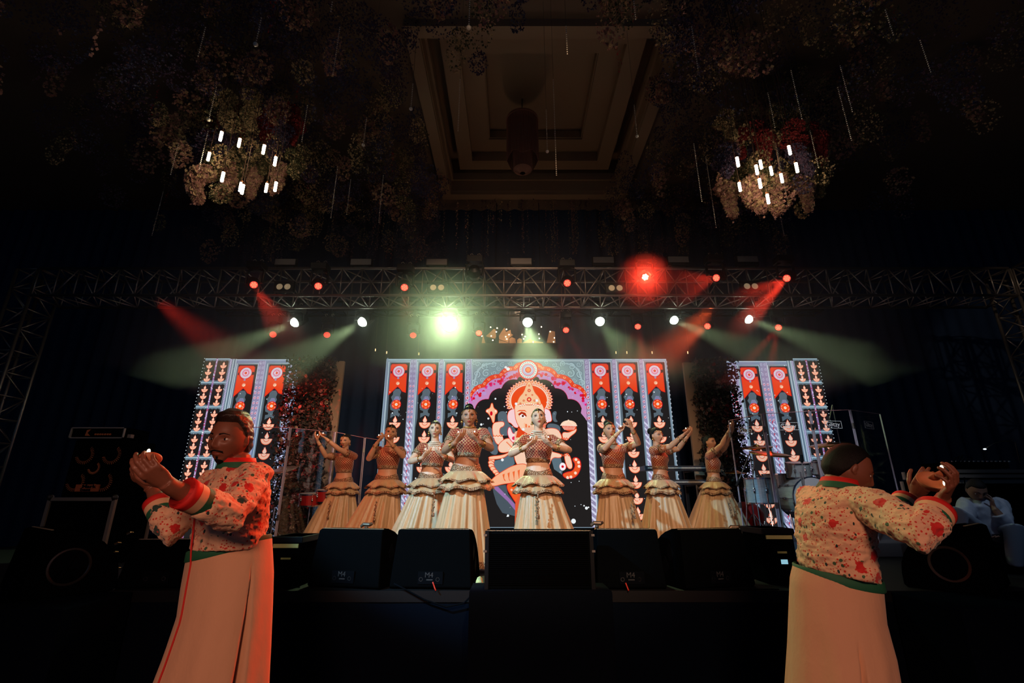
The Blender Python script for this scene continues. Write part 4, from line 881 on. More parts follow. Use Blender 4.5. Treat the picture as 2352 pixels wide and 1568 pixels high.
def man(g):
    S = g['S']; l = Vector((cos(R(g['yaw'])), sin(R(g['yaw'])), 0)); f_ = Vector((sin(R(g['yaw'])), -cos(R(g['yaw'])), 0)); Y = g['Y']
    bel = P(*g['belt'], Y); nk = P(*g['neck'], Y + g.get('neck_dy', 0)); base = Vector((bel.x, Y, 0))
    root = thing('guest', g['label'], 'person', base)
    up = (nk - bel).normalized(); H = (nk - bel).length; cen = lambda t_: bel + (nk - bel) * t_ + f_ * g.get('bow', 0) * (t_ * (1 - t_)) * 4
    sk = skin('skin_guest', (128, 78, 58)); body = MB(); fat = g.get('fat', 1)
    body.loft([ring(cen(t_) + f_ * o_, l, (f_ - up * f_.dot(up)).normalized(), a * S * fat, b * S * fat) for t_, a, b, o_ in ((-.25, .11, .085, 0), (-.05, .13, .10, 0), (.25, .150, .11, 0), (.55, .168, .115, 0), (.78, .172, .105, 0), (.9, .135, .08, 0), (.97, .08, .065, 0), (1.04, .062, .06, 0))])
    hd = g['head']; hc = P(hd[0], hd[1], Y + g.get('head_dy', 0)); hy, hp = R(hd[2]), R(hd[3]); fw = Vector((sin(hy) * cos(hp), -cos(hy) * cos(hp), sin(hp))); lat = Vector((cos(hy), sin(hy), 0)); uv_ = fw.cross(lat); uv_ = uv_ if uv_.z > 0 else -uv_
    uv_ = (uv_ + lat * sin(R(hd[4]))).normalized()
    h = Head(hc, fw, uv_, g.get('hk', 1.02), True); h.mesh(body, 150, 120); h.ear(body, 1); h.ear(body, -1)
    body.tube([cen(.95), cen(1.05), hc - uv_ * .07 - fw * .025, hc - uv_ * .03 - fw * .02], [.066, .060, .060, .062], 16)
    jk = MB(); arms = []
    for sg, key in ((-1, 'R'), (1, 'L')):
        A_ = g[key]; sh = cen(.86) + l * sg * .172 * S * fat + Vector(A_.get('sh', (0, 0, 0))); el = reach(sh, *A_['el'], A_.get('L1', .30), A_.get('es', -1)); wr = reach(el, *A_['wr'], A_.get('L2', .26), A_.get('ws', -1)); tip = reach(wr, *A_['tip'], .17, A_.get('ts', -1)); d = (tip - wr).normalized()
        body.tube([sh, sh.lerp(el, .5), el, el.lerp(wr, .3), el.lerp(wr, .7), wr, wr + d * .025], [.052, .046, .042, .042, .034, .028, .027], 16)
        n = Vector(A_['n']); hand(body, wr + d * .015, d, n, A_['th'], A_.get('hk', 1.0), A_.get('curl', .55), A_.get('spread', .05), .4)
        e9 = el.lerp(wr, A_.get('cuff', .72)); jk.tube([cen(.80) + l * sg * .09 * S, sh, sh.lerp(el, .3), sh.lerp(el, .75), el, el.lerp(wr, .25), el.lerp(wr, .5), e9], [x * g['sl'] for x in (.092, .090, .085, .080, .076, .072, .066, .062)], 22)
        arms.append((el, wr, e9, d, n, sg, A_))
    for sg in (-1, 1):
        a = bel + l * sg * .065 * S; a.z = max(.8, bel.z - .15); body.tube([a, (a.x, a.y, .45), (a.x + g['foot'][0] * (1 + sg) / 2, a.y, .09)], [.07, .055, .045], 12)
    me = remesh(body, .0036, 2, .4); me.materials.append(sk); link_mesh('body', me, root)
    F2 = (f_ - up * f_.dot(up)).normalized()
    jk.loft([ring(cen(t_) + f_ * o_, l, F2, a * S * fat, b * S * fat, 40) for t_, a, b, o_ in ((-.02, .172, .138, .004), (.0, .174, .140, .004), (.25, .176, .142, .004), (.55, .192, .142, .004), (.78, .196, .128, 0), (.9, .152, .100, 0), (.98, .094, .080, 0), (1.01, .082, .074, 0))])
    me = remesh(jk, .0055, 3, .5); wrinkle(me, .011, 12, g.get('sq', (.5, .5, 1.6))); wrinkle(me, .006, 26, (.6, .6, 1.3)); me.materials.append(mflo)
    drop_verts(me, (co_of(me) - np.array(cen(1.0))) @ np.array(up) > -.004); link_mesh('jacket', me, root)
    b = MB(); b.loft([ring(cen(t_), l, F2, a, c_, 30) for t_, a, c_ in ((.96, .096, .088), (1.0, .092, .083), (1.035, .086, .078))], 0, False); b.build('collar_band', mgrn, root, smooth=True)
    b = MB(); b.loft([ring(cen(t_), l, F2, a, c_, 30) for t_, a, c_ in ((1.035, .086, .078), (1.09, .080, .074), (1.09, .074, .068), (1.04, .078, .070))], 0, False); b.build('collar', mred, root, smooth=True)
    for el, wr, e9, d, n, sg, A_ in arms:
        ax = (wr - el).normalized(); w3 = A_.get('cw', .095) / 3; q = e9 - ax * .012
        for k, (m_, nm) in enumerate(((mgrn, 'cuff_green_band'), (mcrm, 'cuff_cream_band'), (mred, 'cuff_red_band'))):
            rr_ = (.064 + .003 * k) * g['sl'] * A_.get('open', 1); p0, p1 = q + ax * w3 * k, q + ax * w3 * (k + 1); b = MB()
            if k < 2: b.tube([p0, (p0 + p1) / 2, p1], [rr_, rr_ + .0015, rr_ + .003], 28, cap=False)
            else: b.tube([p0, (p0 + p1) / 2, p1, p1, p0], [rr_, rr_ + .0015, rr_ + .003, rr_ - .002, rr_ - .006], 28, cap=False)
            b.build(nm, m_, root, smooth=True)
    # waist band, skirt of the kurta
    bt = g['beltring']; b = MB(); nrm = Vector(bt[2]).normalized() if len(bt) > 2 else up
    lx = Vector((1, 0, 0)); ly = Vector((0, -1, 0))
    def brow(dz, k): 
        c = bel + Vector((0, 0, dz)); return [c + Vector((bt[0] * k * cos(a), -bt[1] * k * sin(a), bt[3] * cos(a) + bt[4] * sin(a))) for a in [2 * pi * j / 60 for j in range(60)]]
    b.loft([brow(-.034, 1.0), brow(-.03, 1.025), brow(.008, 1.02), brow(.012, .99)], 0, False); b.build('waist_band', mgrn, root, smooth=True)
    rows = []; n = 180
    def interp(v_):
        K = g['rows']
        for i in range(len(K) - 1):
            if K[i][0] <= v_ <= K[i + 1][0] or i == len(K) - 2:
                t_ = (v_ - K[i][0]) / (K[i + 1][0] - K[i][0]); return K[i][1] + (K[i + 1][1] - K[i][1]) * t_, K[i][2] + (K[i + 1][2] - K[i][2]) * t_
    v0, v1 = g['rows'][0][0], 1690; r = random.Random(g['seed']); ph = [r.uniform(0, 6) for _ in range(6)]
    for i in range(41):
        t_ = i / 40; v_ = v0 + (v1 - v0) * t_; xL, xR = interp(v_); p0, p1 = P(xL, v_, Y), P(xR, v_, Y); c = (p0 + p1) / 2; a = (p1.x - p0.x) / 2 * .95; dep = bt[1] * .98 + g.get('depthgrow', .12) * t_; rg = []
        for j in range(n):
            th = 2 * pi * j / n; w_ = sin(5 * th + ph[0] + 1.2 * t_) * .5 + sin(8 * th + ph[1] - t_) * .4 + sin(13 * th + ph[2]) * .2; k = 1 + .065 * t_ * w_
            for sl, ts, wd, dp in g['slits']:
                if t_ > ts: q_ = (t_ - ts) / (1 - ts); dth = (th - sl + pi) % (2 * pi) - pi; k *= 1 - dp * min(1, 3 * q_) * exp(-(dth / (wd * (.12 + q_))) ** 2)
            z = c.z + (bt[3] * cos(th) + bt[4] * sin(th)) * max(0, 1 - t_ * 1.5)
            rg.append(Vector((c.x + a * k * cos(th), Y - dep * k * sin(th), z)))
        rows.append(rg)
    mb = MB(); mb.loft(rows, 0, False); o = mb.build('kurta_skirt', mpea, root, smooth=True)
    if g.get('placket'):
        pts = []
        for i, (u_, v_) in enumerate(g['placket']):
            o_ = Vector((0, 0, CH)); r_ = ray(u_, v_); best = P(u_, v_, Y - bt[1] - .006 - (.0 if i > 3 else .03)); pts.append(best)
        pl = g['placket_pts'](rows, cen, l, F2); MB().tube(pl, .0036, 8).build('placket_cord', mred, root, smooth=True)
    hz0 = rows[-1][0].z
    for sg in (-1, 1):
        a = bel + l * sg * .075; b = MB(); b.tube([(a.x, a.y, hz0 + .12), (a.x + g['foot'][0] * .6 * (1 + sg) / 2, a.y, .30), (a.x + g['foot'][0] * (1 + sg) / 2, a.y, .09)], [.095, .090, .085], 18); b.build('trouser_leg', mtro, root, smooth=True)
        fx = Vector((a.x + g['foot'][0] * (1 + sg) / 2, a.y, .0)); b = MB(); b.loft([ring(fx + f_ * q_ + Vector((0, 0, .03 + h_ / 2)), l, Vector((0, 0, 1)), w_, h_ / 2 + .02, 14) for q_, w_, h_ in ((-.10, .025, .05), (-.07, .04, .07), (.0, .042, .07), (.08, .046, .04), (.14, .035, .03), (.165, .015, .015))]); b.build('shoe', mat('brown_sandal', (70, 44, 30), .6), root, smooth=True)
    # hair
    hm = MB(); hl = g['hair']
    def hf(dx, dy, dz, x, y, z):
        if hl == 'full':
            m_ = dz + 1.5 * max(0, .42 - dy) - .66; s_ = sm(m_, -.03, .06); top = sm(dz, .3, 1); k2 = .93 + (.17 + .12 * top) * s_
            return x * k2, y * k2 + .016 * s_ * sm(dy, .1, .9) * top, z * (.95 + .29 * s_) 
        m_ = dz + 1.2 * max(0, .40 - dy) - .62; s_ = sm(m_, -.02, .06); k2 = .95 + .10 * s_; return x * k2, y * k2, z * (.97 + .08 * s_)
    h.mesh(hm, 90, 70, hf); 
    me = remesh(hm, .0055, 1)
    if hl == 'full':
        co = co_of(me); c0 = np.array(hc); a = np.array([noise.noise(Vector((c[0] * 30, c[1] * 30, c[2] * 60))) for c in co]); dr_ = co - c0; dr_ /= np.linalg.norm(dr_, axis=1)[:, None]; set_co(me, co + dr_ * (a * .007)[:, None])
    me.materials.append(mhair2 if hl == 'full' else mhair); link_mesh('hair', me, root)
    eyes_etc(h, root, True, ('brown', (140, 72, 58)), makeup=False)
    if g.get('beard'):
        b = MB()
        V, Fc = h.patch([(.030 * (i / 6 - 1), -.0535 - .009 * abs(i / 6 - 1) ** 2, -.0455 - .006 * abs(i / 6 - 1)) for i in range(13)], .003); b.add(V, Fc)
        V, Fc = h.patch([(.020 * (i / 5 - 1), -.108, -.084 - .006 * abs(i / 5 - 1)) for i in range(11)], .003); b.add(V, Fc)
        V, Fc = h.patch([(.006 * (i / 2 - 1), -.084, -.074) for i in range(5)], .002); b.add(V, Fc)
        b.build('beard', mhair, root, smooth=True, raw=True)
        b = MB()
        for sg in (-1, 1):
            V, Fc = h.patch([(sg * (.020 + .006 * i), -.107 + .010 * i * .55, -.086 + .0052 * i) for i in range(6)], .0012); b.add(V, Fc)
        b.build('stubble', mat('stubble', (104, 64, 48), .7), root, smooth=True, raw=True)
    return arms, cen, rows

def cordL(rows, cen, l, F2):
    pts = [cen(t_) + F2 * (.142 + .008) + l * -.02 for t_ in (.62, .4, .2, .02)]
    for i in range(2, 41, 2):
        rg = rows[i]; u_ = 447 - 17 * (i / 40) if False else None; a0 = R(222); j = int((a0 / (2 * pi)) * len(rg)) % len(rg); c = sum(rg, Vector()) / len(rg); p = rg[int((R(125)) / (2 * pi) * len(rg))]; pts.append(c + (p - c) * 1.012)
    return pts
LM = dict(label='man in a floral jacket seen in profile at left, holding out cupped hands', Y=2.32, S=.98, yaw=-34, sl=.78, belt=(528, 1252), neck=(545, 1068), head=(529, 1011, -6, -2, 2), hair='full', beard=True, seed=3, head_dy=-.03,
  R=dict(el=(385, 1222), wr=(352, 1124), tip=(268, 1058), n=(.1, .7, .6), th=-1, cuff=.40, L1=.32, es=-1, ws=1, cw=.085, curl=.85, hk=.94),
  L=dict(el=(530, 1185), wr=(394, 1118), tip=(302, 1050), n=(-.45, .75, .5), th=1, cuff=.50, L1=.29, L2=.27, cw=.10, curl=.8, hk=.94),
  beltring=(.168, .130, (0, 0, 1), .035, -.0), rows=[(1256, 436, 622), (1330, 424, 626), (1400, 416, 623), (1494, 386, 618), (1568, 360, 613), (1690, 315, 606)], slits=[(R(38), .10, .09, .30)], foot=(-.10, 0), placket=[(450, 1262), (435, 1400), (425, 1560)], placket_pts=cordL, depthgrow=.1)
aL, cenL, rowsL = man(LM)
RM = dict(label='man in a floral jacket seen from behind at right, head bowed over cupped hands', Y=2.42, S=.97, yaw=98, sl=.92, belt=(1923, 1318), neck=(1925, 1118), head=(1947, 1078, 80, -24, 0), hair='short', seed=5, fat=1.03, bow=-.02, neck_dy=.0, hk=1.04,
  R=dict(el=(2118, 1228), wr=(2162, 1150), tip=(2208, 1086), n=(-.5, .3, .8), th=-1, cuff=.42, es=-1, ws=1, L1=.32, L2=.25, cw=.075, curl=.8, spread=.0, sh=(.0, 0, -.02)),
  L=dict(el=(2045, 1190), wr=(2100, 1142), tip=(2130, 1092), n=(.5, -.3, .8), th=1, cuff=.42, es=1, ws=1, L1=.32, L2=.24, cw=.075, curl=.8, spread=.0),
  beltring=(.180, .14, (0, 0, 1), -.030, -.012), rows=[(1318, 1826, 2018), (1345, 1820, 2019), (1410, 1819, 2022), (1494, 1817, 2040), (1568, 1813, 2048), (1690, 1808, 2070)], slits=[(R(97), .30, .07, .30)], foot=(.22, 0), depthgrow=.1)
aR, cenR, rowsR = man(RM)
for arms_, who in ((aL, 'man in profile at left'), (aR, 'man seen from behind at right')):
    for el, wr, e9, d, n, sg, A_ in arms_:
        n = (n - d * n.dot(d)).normalized(); big = who.endswith('right') and sg > 0
        c = wr + d * .105 + n * .050
        if big: o2 = [a for a in arms_ if a[5] < 0][0]; c = (wr + d * .085 + o2[1] + o2[3] * .085) / 2 + Vector((-.02, -.02, .015))
        diya_lamp('clay lamp in the ' + ('right' if sg < 0 else 'left') + ' hand of the ' + who, c, Vector((-.25, -.75, .9)).normalized() if big else n.lerp(Vector((0, 0, 1)), .4).normalized(), 'clay lamps held by the two guests', 1.5 if big else .95, (.7, -1.2))
# ------------------------------------------------------------------ speakers and boxes along the stage edge
mgr = mat('speaker_grille', (8, 9, 11), 0.9, spec=.0); mcab = mat('speaker_cabinet', (6, 8, 10), 1.0, spec=.0); mdim = mat('grey_lettering', (58, 60, 64), .8, spec=.1); mlab = mat('pale_green_tape', (190, 204, 120), .6)
def speaker_wedge(label, x, y, rz, w, h=.44, d=.52, taper=.03, logo=True, side_port=False, group='stage monitor wedges', z=ZS, cut=True):
    s_ = thing('stage_monitor', label, 'speaker', (0, 0, 0), group)
    prof = [(0, 0.02), (.02, 0), (d - .02, 0), (d, .02), (d, .10)]
    for i in range(1, 9): a = (pi / 2) * i / 8; prof.append((d - (d - .13) * (1 - cos(a)) ** .9 , .10 + (h - .10) * sin(a)))
    prof += [(.07, h), (.045, h - .012)]
    mb = MB(); n = len(prof)
    V = [(-w / 2 + taper * (q[1] / h), q[0], q[1]) for q in prof] + [(w / 2 - taper * (q[1] / h), q[0], q[1]) for q in prof]
    mb.add(V, [tuple(range(n)), tuple(reversed(range(n, 2 * n)))] + [(i, i + n, (i + 1) % n + n, (i + 1) % n) for i in range(n)]); mb.build('cabinet', mcab, s_, bevel=.008)
    g_ = MB(); pr = [q for q in prof if q[0] > .12 and q[1] > .09]; pr = sorted(pr, key=lambda q: q[1]); W2 = w / 2 - .03
    for i in range(len(pr) - 1):
        a, b = pr[i], pr[i + 1]; g_.add([(-W2 + taper, a[0] + .008, a[1] + .004), (W2 - taper, a[0] + .008, a[1] + .004), (W2 - taper, b[0] + .008, b[1] + .006), (-W2 + taper, b[0] + .008, b[1] + .006)], [(0, 1, 2, 3)])
    g_.build('grille', mgr, s_)
    tr_ = MB(); nn = int(w / .012)
    for i in range(nn): tr_.box((-w / 2 + taper + .01 + i * (w - 2 * taper - .02) / nn, .085, h), (-w / 2 + taper + .016 + i * (w - 2 * taper - .02) / nn, .10, h + .005))
    o = tr_.build('grille_edge', mat('steel_grille_edge', (190, 176, 150), .4, .6), s_); o['kind'] = 'stuff'
    for sx in (-1, 1):
        if cut:
            for (yy, zz) in ((.20, .25), (.27, .15)):
                X = sx * (w / 2 - taper * zz / h + .001); MB().prism([(X, yy - .05, zz), (X, yy, zz + .075), (X, yy + .05, zz), (X, yy - .0, zz - .075)], (sx * .003, 0, 0)).build('handle_recess', RUBBER, s_)
        if side_port:
            X = sx * (w / 2 - taper * .5); b = MB(); Mr = Matrix.Rotation(R(90), 4, 'Y')
            b.lathe([(.13, -.008), (.13, .008), (.118, .010), (.112, .004), (.112, -.006), (.13, -.008)], (X, .24, .20), 36, M=Mr, cap=False); b.build('handle_ring', mat('dark_metal_ring', (84, 82, 78), .3, .8), s_, smooth=False)
            b = MB(); b.lathe([(.111, -.004), (.111, .002)], (X, .24, .20), 30, M=Mr); b.tube([(X + sx * .008, .20, .10), (X + sx * .012, .22, .20), (X + sx * .008, .26, .30)], .012, 8); b.build('handle', RUBBER, s_)
    pl = MB(); pl.box((-.10, -.004, .04), (.10, .012, .13)); pl.build('connector_plate', RUBBER, s_)
    for xx in (-.075, .06):
        MB().lathe([(.016, -.006), (.016, 0), (.011, 0), (.011, -.004)], (xx, -.004, .075), 14, M=Matrix.Rotation(R(90), 4, 'X')).build('socket', mat('dark_socket', (40, 40, 44), .6), s_)
    if logo:
        text_mesh('lettering', 'M4', .055, Matrix.Translation((-.01, -.006, .105)) @ FACE_CAM, mdim, s_); MB().box((-.03, -.006, .068), (.02, -.004, .076)).build('badge', mdim, s_)
    s_.location = (x, y, z); s_.rotation_euler = (0, 0, R(rz)); return s_
def wx(u0, u1, v, Y): return P((u0 + u1) / 2, v, Y).x, P(u1, v, Y).x - P(u0, v, Y).x
Yw = 4.22
for lab, u0, u1, rz, tp_ in (('stage speaker below the two dancers at left, side cut-outs in its right end', 680, 882, -14, .03), ('stage speaker next to the left side of the tall centre speaker', 890, 1085, -4, .025), ('stage speaker touching the right side of the tall centre speaker', 1370, 1535, 2, .03), ('stage speaker with curved left side and cut-outs, under the last dancer on the right', 1560, 1768, 17, .03)):
    x, w = wx(u0, u1, 1345, Yw); 
    speaker_wedge(lab, x, Yw + (.05 if abs(rz) > 8 else 0), rz, w * (.93 if abs(rz) > 8 else .98), h=.44)
x, w = wx(1113, 1367, 1335, 3.84)
s_ = thing('stage_monitor', 'widest and tallest speaker, ribbed front, alone on the cloth covered block', 'speaker', (x, 3.9, .712), None)
b = MB(); b.box((x - w / 2, 3.86, .714), (x + w / 2, 4.12, 1.105)); b.build('cabinet', mcab, s_, bevel=.008)
b = MB(); 
for i in range(26): b.box((x - w / 2 + .035, 3.848, .745 + i * .0135), (x + w / 2 - .035, 3.860, .750 + i * .0135))
o = b.build('grille', mgr, s_)
for sx in (-1, 1):
    b = MB(); b.box((x + sx * (w / 2 - .012) - .014, 3.846, .714), (x + sx * (w / 2 - .012) + .014, 3.862, 1.108)); b.build('side_rail', BLACK, s_)
    for zz in (1.07, .96): MB().box((x + sx * (w / 2) - .012, 3.84, zz), (x + sx * (w / 2) + .012, 3.85, zz + .015)).build('latch', STEEL, s_)
b = MB(); nn = 70
for i in range(nn): b.box((x - w / 2 + .01 + i * (w - .02) / nn, 3.862, 1.105), (x - w / 2 + .016 + i * (w - .02) / nn, 3.876, 1.111))
b.build('top_edge', mat('steel_grille_edge'), s_)['kind'] = 'stuff'
# wings: big side speakers turned across the stage, blue-lit one behind the left guest
speaker_wedge('large side speaker at the far left edge, turned across the stage, round side handle', P(95, 1300, 3.75).x - .42, 4.0, -38, .78, .46, .56, .02, False, True, 'side speakers on the stage wings', cut=False)
speaker_wedge('large side speaker at the far right edge, turned across the stage, round side handle', P(2275, 1290, 3.75).x + .42, 4.15, 40, .70, .48, .56, .02, False, True, 'side speakers on the stage wings', cut=False)
x, w = wx(272, 445, 1325, 4.25); speaker_wedge('speaker behind the elbow of the guest at left, cables plugged into its side', x, 4.25, 6, w, .36, .5, .05, False, False, 'stage monitor wedges')
# stage-wing extensions under the big side speakers
for sx, nm in ((-1, 'left'), (1, 'right')):
    w_ = thing('stage_wing', 'narrow black skirted stage wing standing out at the ' + nm + ' under a big side speaker', 'stage', (sx * 4.6, 3.9, 0)); MB().box((sx * 2.95 if sx > 0 else -7.4, 3.55, .0), (7.4 if sx > 0 else -2.95, 4.165, ZS - .002)).build('block', msk, w_, bevel=.01)
# road boxes with taped labels beside the speakers
def tape_box(label, u0, u1, v0, v1, Y, blue, lv):
    x, w = wx(u0, u1, v1, Y); h = P(u0, v0, Y).z - ZS; s_ = thing('equipment_box', label, 'box', (x, Y, ZS), 'black equipment boxes with tape')
    MB().box((x - w / 2, Y, ZS), (x + w / 2, Y + .4, ZS + h)).build('case', mcab, s_, bevel=.01); MB().box((x - w / 2 - .01, Y - .012, ZS + h - .05), (x + w / 2 + .01, Y + .41, ZS + h)).build('lid', BLACK, s_, bevel=.006)
    MB().box((x - w * .42, Y - .016, ZS + h - .085), (x + w * .42, Y - .003, ZS + h - .055)).build('tape_label', mat('tape_lit', (206, 214, 140), .6), s_)
    MB().box((x - .06, Y - .004, ZS + h * .52), (x + .06, Y + .002, ZS + h * .68)).build('handle_recess', RUBBER, s_); MB().box((x - .03, Y - .008, ZS + h * .55), (x + .05, Y - .004, ZS + h * .585)).build('tape_strip', mlab, s_)
    if blue: MB().box((x - .01, Y - .008, ZS + h * .36), (x + .045, Y - .003, ZS + h * .44)).build('display', mat('blue_display', (120, 190, 220), .4, emit=(150, 206, 226), es=.8), s_)
    for k in range(3): MB().tube([(x - .05 + .04 * k, Y - .005, ZS + h * .25), (x - .03 + .05 * k, Y - .05, ZS + h * .18), (x + .03 * k, Y - .06, ZS + .02), (x + .05 * k + .06, Y - .02, ZS + .008)], .005, 6).build('cable', RUBBER, s_, smooth=True)
tape_box('black box with a strip of pale tape, right of the guest in profile', 610, 680, 1232, 1350, 4.3, False, 0)
tape_box('black box with pale tape and a small lit display, left of the right guest', 1768, 1840, 1213, 1338, 4.45, True, 0)
# cables over the stage front
for lab, pts, m_ in (('thin black cable drooping over the stage front left of the centre block', [(905, 1340), (950, 1362), (1000, 1392), (1050, 1395), (1080, 1375), (1092, 1352)], RUBBER), ('short orange-red cable end hanging under the second speaker', [(994, 1336), (997, 1346), (1001, 1356)], mat('red_cable', (190, 40, 20), .5)), ('short orange-red cable end hanging under the speaker right of the centre block', [(1437, 1338), (1440, 1347), (1444, 1356)], mat('red_cable')), ('black cable running along the stage edge under the speaker with cut-outs at right', [(1600, 1346), (1660, 1351), (1700, 1342), (1740, 1340), (1790, 1338)], RUBBER)):
    q = [P(u, v, 4.15 if v > 1352 else 4.165) for u, v in pts]
    if 'along' in lab: q = [Vector((p.x, 4.19, ZS + .008)) for p in q]
    o = MB().tube([q[0]] + [(q[i] + q[i + 1]) / 2 for i in range(len(q) - 1)] + [q[-1]], .006, 6).build('stage_cable', m_, smooth=True); tag(o, lab, 'cable')
pc = thing('paper_ball', 'crumpled pale yellow-green cloth between two speakers at the stage edge', 'cloth', P(1100, 1332, 4.25)); p0 = P(1101, 1338, 4.2); p0.z = ZS + .05
b = MB(); b.ball(p0, (.028, .03, .05), 10); me_ = b; me_.v = [tuple(Vector(q) + noise.noise_vector(Vector(q) * 40) * .012) for q in b.v]; me_.build('cloth', mat('pale_cloth', (214, 220, 150), .8), pc)
# microphone stands with clips standing behind the speakers
def mic_stand(label, u, v, Y):
    top = P(u, v, Y); s_ = thing('microphone_stand', label, 'microphone stand', (top.x, Y, ZS), 'short microphone stands'); x = top.x
    MB().lathe([(.10, 0), (.10, .012), (.02, .022), (.012, .03)], (x, Y, ZS), 20).build('base', BLACK, s_, smooth=False); MB().tube([(x, Y, ZS + .02), (x, Y, top.z - .03)], .0095, 10).build('pole', STEEL, s_)
    b = MB(); b.tube([(x - .05, Y, top.z - .012), (x - .025, Y, top.z + .008), (x + .03, Y - .01, top.z + .006), (x + .05, Y, top.z + .014)], [.012, .017, .017, .012], 10); b.ball((x, Y, top.z - .02), .018, 8); b.build('microphone_clip', mat('clip_metal', (96, 80, 66), .35, .6), s_)
mic_stand('short microphone stand rising in front of the second dancer from the left', 842, 1206, 4.55)
mic_stand('short microphone stand beside the right corner of the tall centre speaker', 1371, 1203, 4.0 + .35)
mic_stand('short microphone stand in front of the last dancer on the right', 1686, 1212, 4.55)

# ------------------------------------------------------------------ far left: bass amplifier, speaker cabinet, road case
msil = mat('flight_case_edge', (150, 132, 118), .5, .5)
def rcase(label, c4, Y0, Y1, nm='road_case', group=None, handles=True, zb=ZS + .003):
    (ul, vt), (ur, vb) = c4; a = P(ul, vb, Y0); b_ = P(ur, vb, Y0); zt = P(ul, vt, Y0).z; s_ = thing(nm, label, 'case', ((a.x + b_.x) / 2, Y0, zb), group)
    MB().box((a.x, Y0, zb), (b_.x, Y1, zt)).build('panels', mcab, s_); e = .018; E = MB()
    for xx in (a.x, b_.x):
        for yy in (Y0, Y1): MB().box((xx - e, yy - e, zb), (xx + e, yy + e, zt)).build('edge_rail', msil, s_)
    for zz in (zb + e, zt - e):
        for yy in (Y0, Y1): MB().box((a.x, yy - e, zz - e), (b_.x, yy + e, zz + e)).build('edge_rail', msil, s_)
    for xx in (a.x, b_.x):
        for zz in (zb + e, zt): MB().ball((xx, Y0 - e * .4, zz), .032, 8).build('corner_cap', mat('dark_steel_cap', (70, 66, 64), .4, .7), s_)
    if handles:
        mx = (a.x + b_.x) / 2 + (b_.x - a.x) * .22; mz = (zb + zt) / 2 - .1; b = MB(); b.box((mx - .09, Y0 - .006, mz - .05), (mx + .09, Y0 + .004, mz + .05)); b.build('handle_plate', STEEL, s_); MB().tube([(mx - .06, Y0 - .01, mz + .02), (mx - .05, Y0 - .03, mz - .01), (mx + .05, Y0 - .03, mz - .01), (mx + .06, Y0 - .01, mz + .02)], .007, 8).build('handle', BLACK, s_)
    return s_, a.x, b_.x, zb, zt
Yc = 5.6
zf = lambda v: P(200, v, Yc).z
rc, rx0, rx1, rz0, rz1 = rcase('open black road case with pale aluminium edges under the bass cabinet', ((88, 1142), (240, 1247)), Yc, Yc + .6)
base_z = ZS
x0c, x1c = P(135, 1120, Yc).x, P(262, 1120, Yc).x; zc0, zc1 = rz1 + .004, P(200, 1010, Yc + .05).z
cb = thing('bass_cabinet', 'black bass cabinet with four round speakers, on the road case at left', 'speaker', ((x0c + x1c) / 2, Yc, zc0)); MB().box((x0c, Yc + .05, zc0), (x1c, Yc + .5, zc1)).build('cabinet', mcab, cb, bevel=.012)
mor = mat('orange_dots', (196, 104, 60), .6); w_ = x1c - x0c; hh = zc1 - zc0
for (fx, fz, r_) in ((.27, .73, .115), (.77, .73, .115), (.23, .26, .115), (.73, .26, .115), (.5, .50, .075)):
    c = Vector((x0c + w_ * fx, Yc + .045, zc0 + hh * fz)); b = MB(); r_ = r_ * w_ / .62
    b.lathe([(r_ * 1.0, 0), (r_ * 1.0, .012), (r_ * .9, .014), (r_ * .5, -.02), (r_ * .2, -.012), (.001, -.012)], c, 28, M=Matrix.Rotation(R(90), 4, 'X')); b.build('speaker_cone', mgr, cb)
    b = MB()
    for rr2 in (.66, .74, .82, .90):
        for k in range(30): 
            a = 2 * pi * (k + (rr2 > .7) * .5) / 30
            if sin(a - .6) > .35: continue
            b.ball(c + Vector((r_ * rr2 * cos(a), -.016, r_ * rr2 * sin(a))), .0042, 4)
    b.build('orange_ring', mor, cb)['kind'] = 'stuff'
c = Vector((x0c + w_ * .47, Yc + .028, zc0 + hh * .15)); MB().box((c.x - .13, c.y, c.z - .035), (c.x + .13, c.y + .02, c.z + .04)).build('badge', mat('badge_orange', (186, 92, 52), .5), cb)
text_mesh('lettering', 'Mark', .05, Matrix.Translation((c.x + .02, c.y - .003, c.z + .018)) @ FACE_CAM, BLACK, cb, bold=.002, xs=1.5); text_mesh('lettering', 'bass', .045, Matrix.Translation((c.x - .01, c.y - .003, c.z - .016)) @ FACE_CAM, BLACK, cb, bold=.002, xs=1.5)
am = thing('bass_amplifier', 'narrow rack amplifier head in a pale-edged sleeve, topmost on the bass cabinet', 'amplifier', ((x0c + x1c) / 2, Yc, zc1)); xa_, xb_ = P(160, 995, Yc).x, P(284, 995, Yc).x; az0, az1 = zc1 + .014, P(200, 981, Yc).z
MB().box((xa_, Yc + .02, az0), (xb_, Yc + .4, az1)).build('casing', mcab, am); e = .011
for lo, hi in (((xa_, az0), (xb_, az0 + e)), ((xa_, az1 - e), (xb_, az1)), ((xa_, az0), (xa_ + e, az1)), ((xb_ - e, az0), (xb_, az1))): MB().box((lo[0], Yc, lo[1]), (hi[0], Yc + .03, hi[1])).build('frame_edge', mat('pale_steel_edge', (170, 158, 150), .5, .4), am)
for k in range(7): MB().lathe([(.010, 0), (.010, .012)], (xa_ + (xb_ - xa_) * (.47 + .045 * k), Yc + .018, az0 + .045), 10, M=Matrix.Rotation(R(90), 4, 'X')).build('knob', mor, am)
MB().prism([(xa_ + .17, Yc + .012, az0 + .03), (xa_ + .225, Yc + .012, az0 + .03), (xa_ + .19, Yc + .012, az0 + .06), (xa_ + .225, Yc + .012, az1 - .02), (xa_ + .18, Yc + .012, az1 - .03)], (0, .008, 0)).build('badge', mor, am)
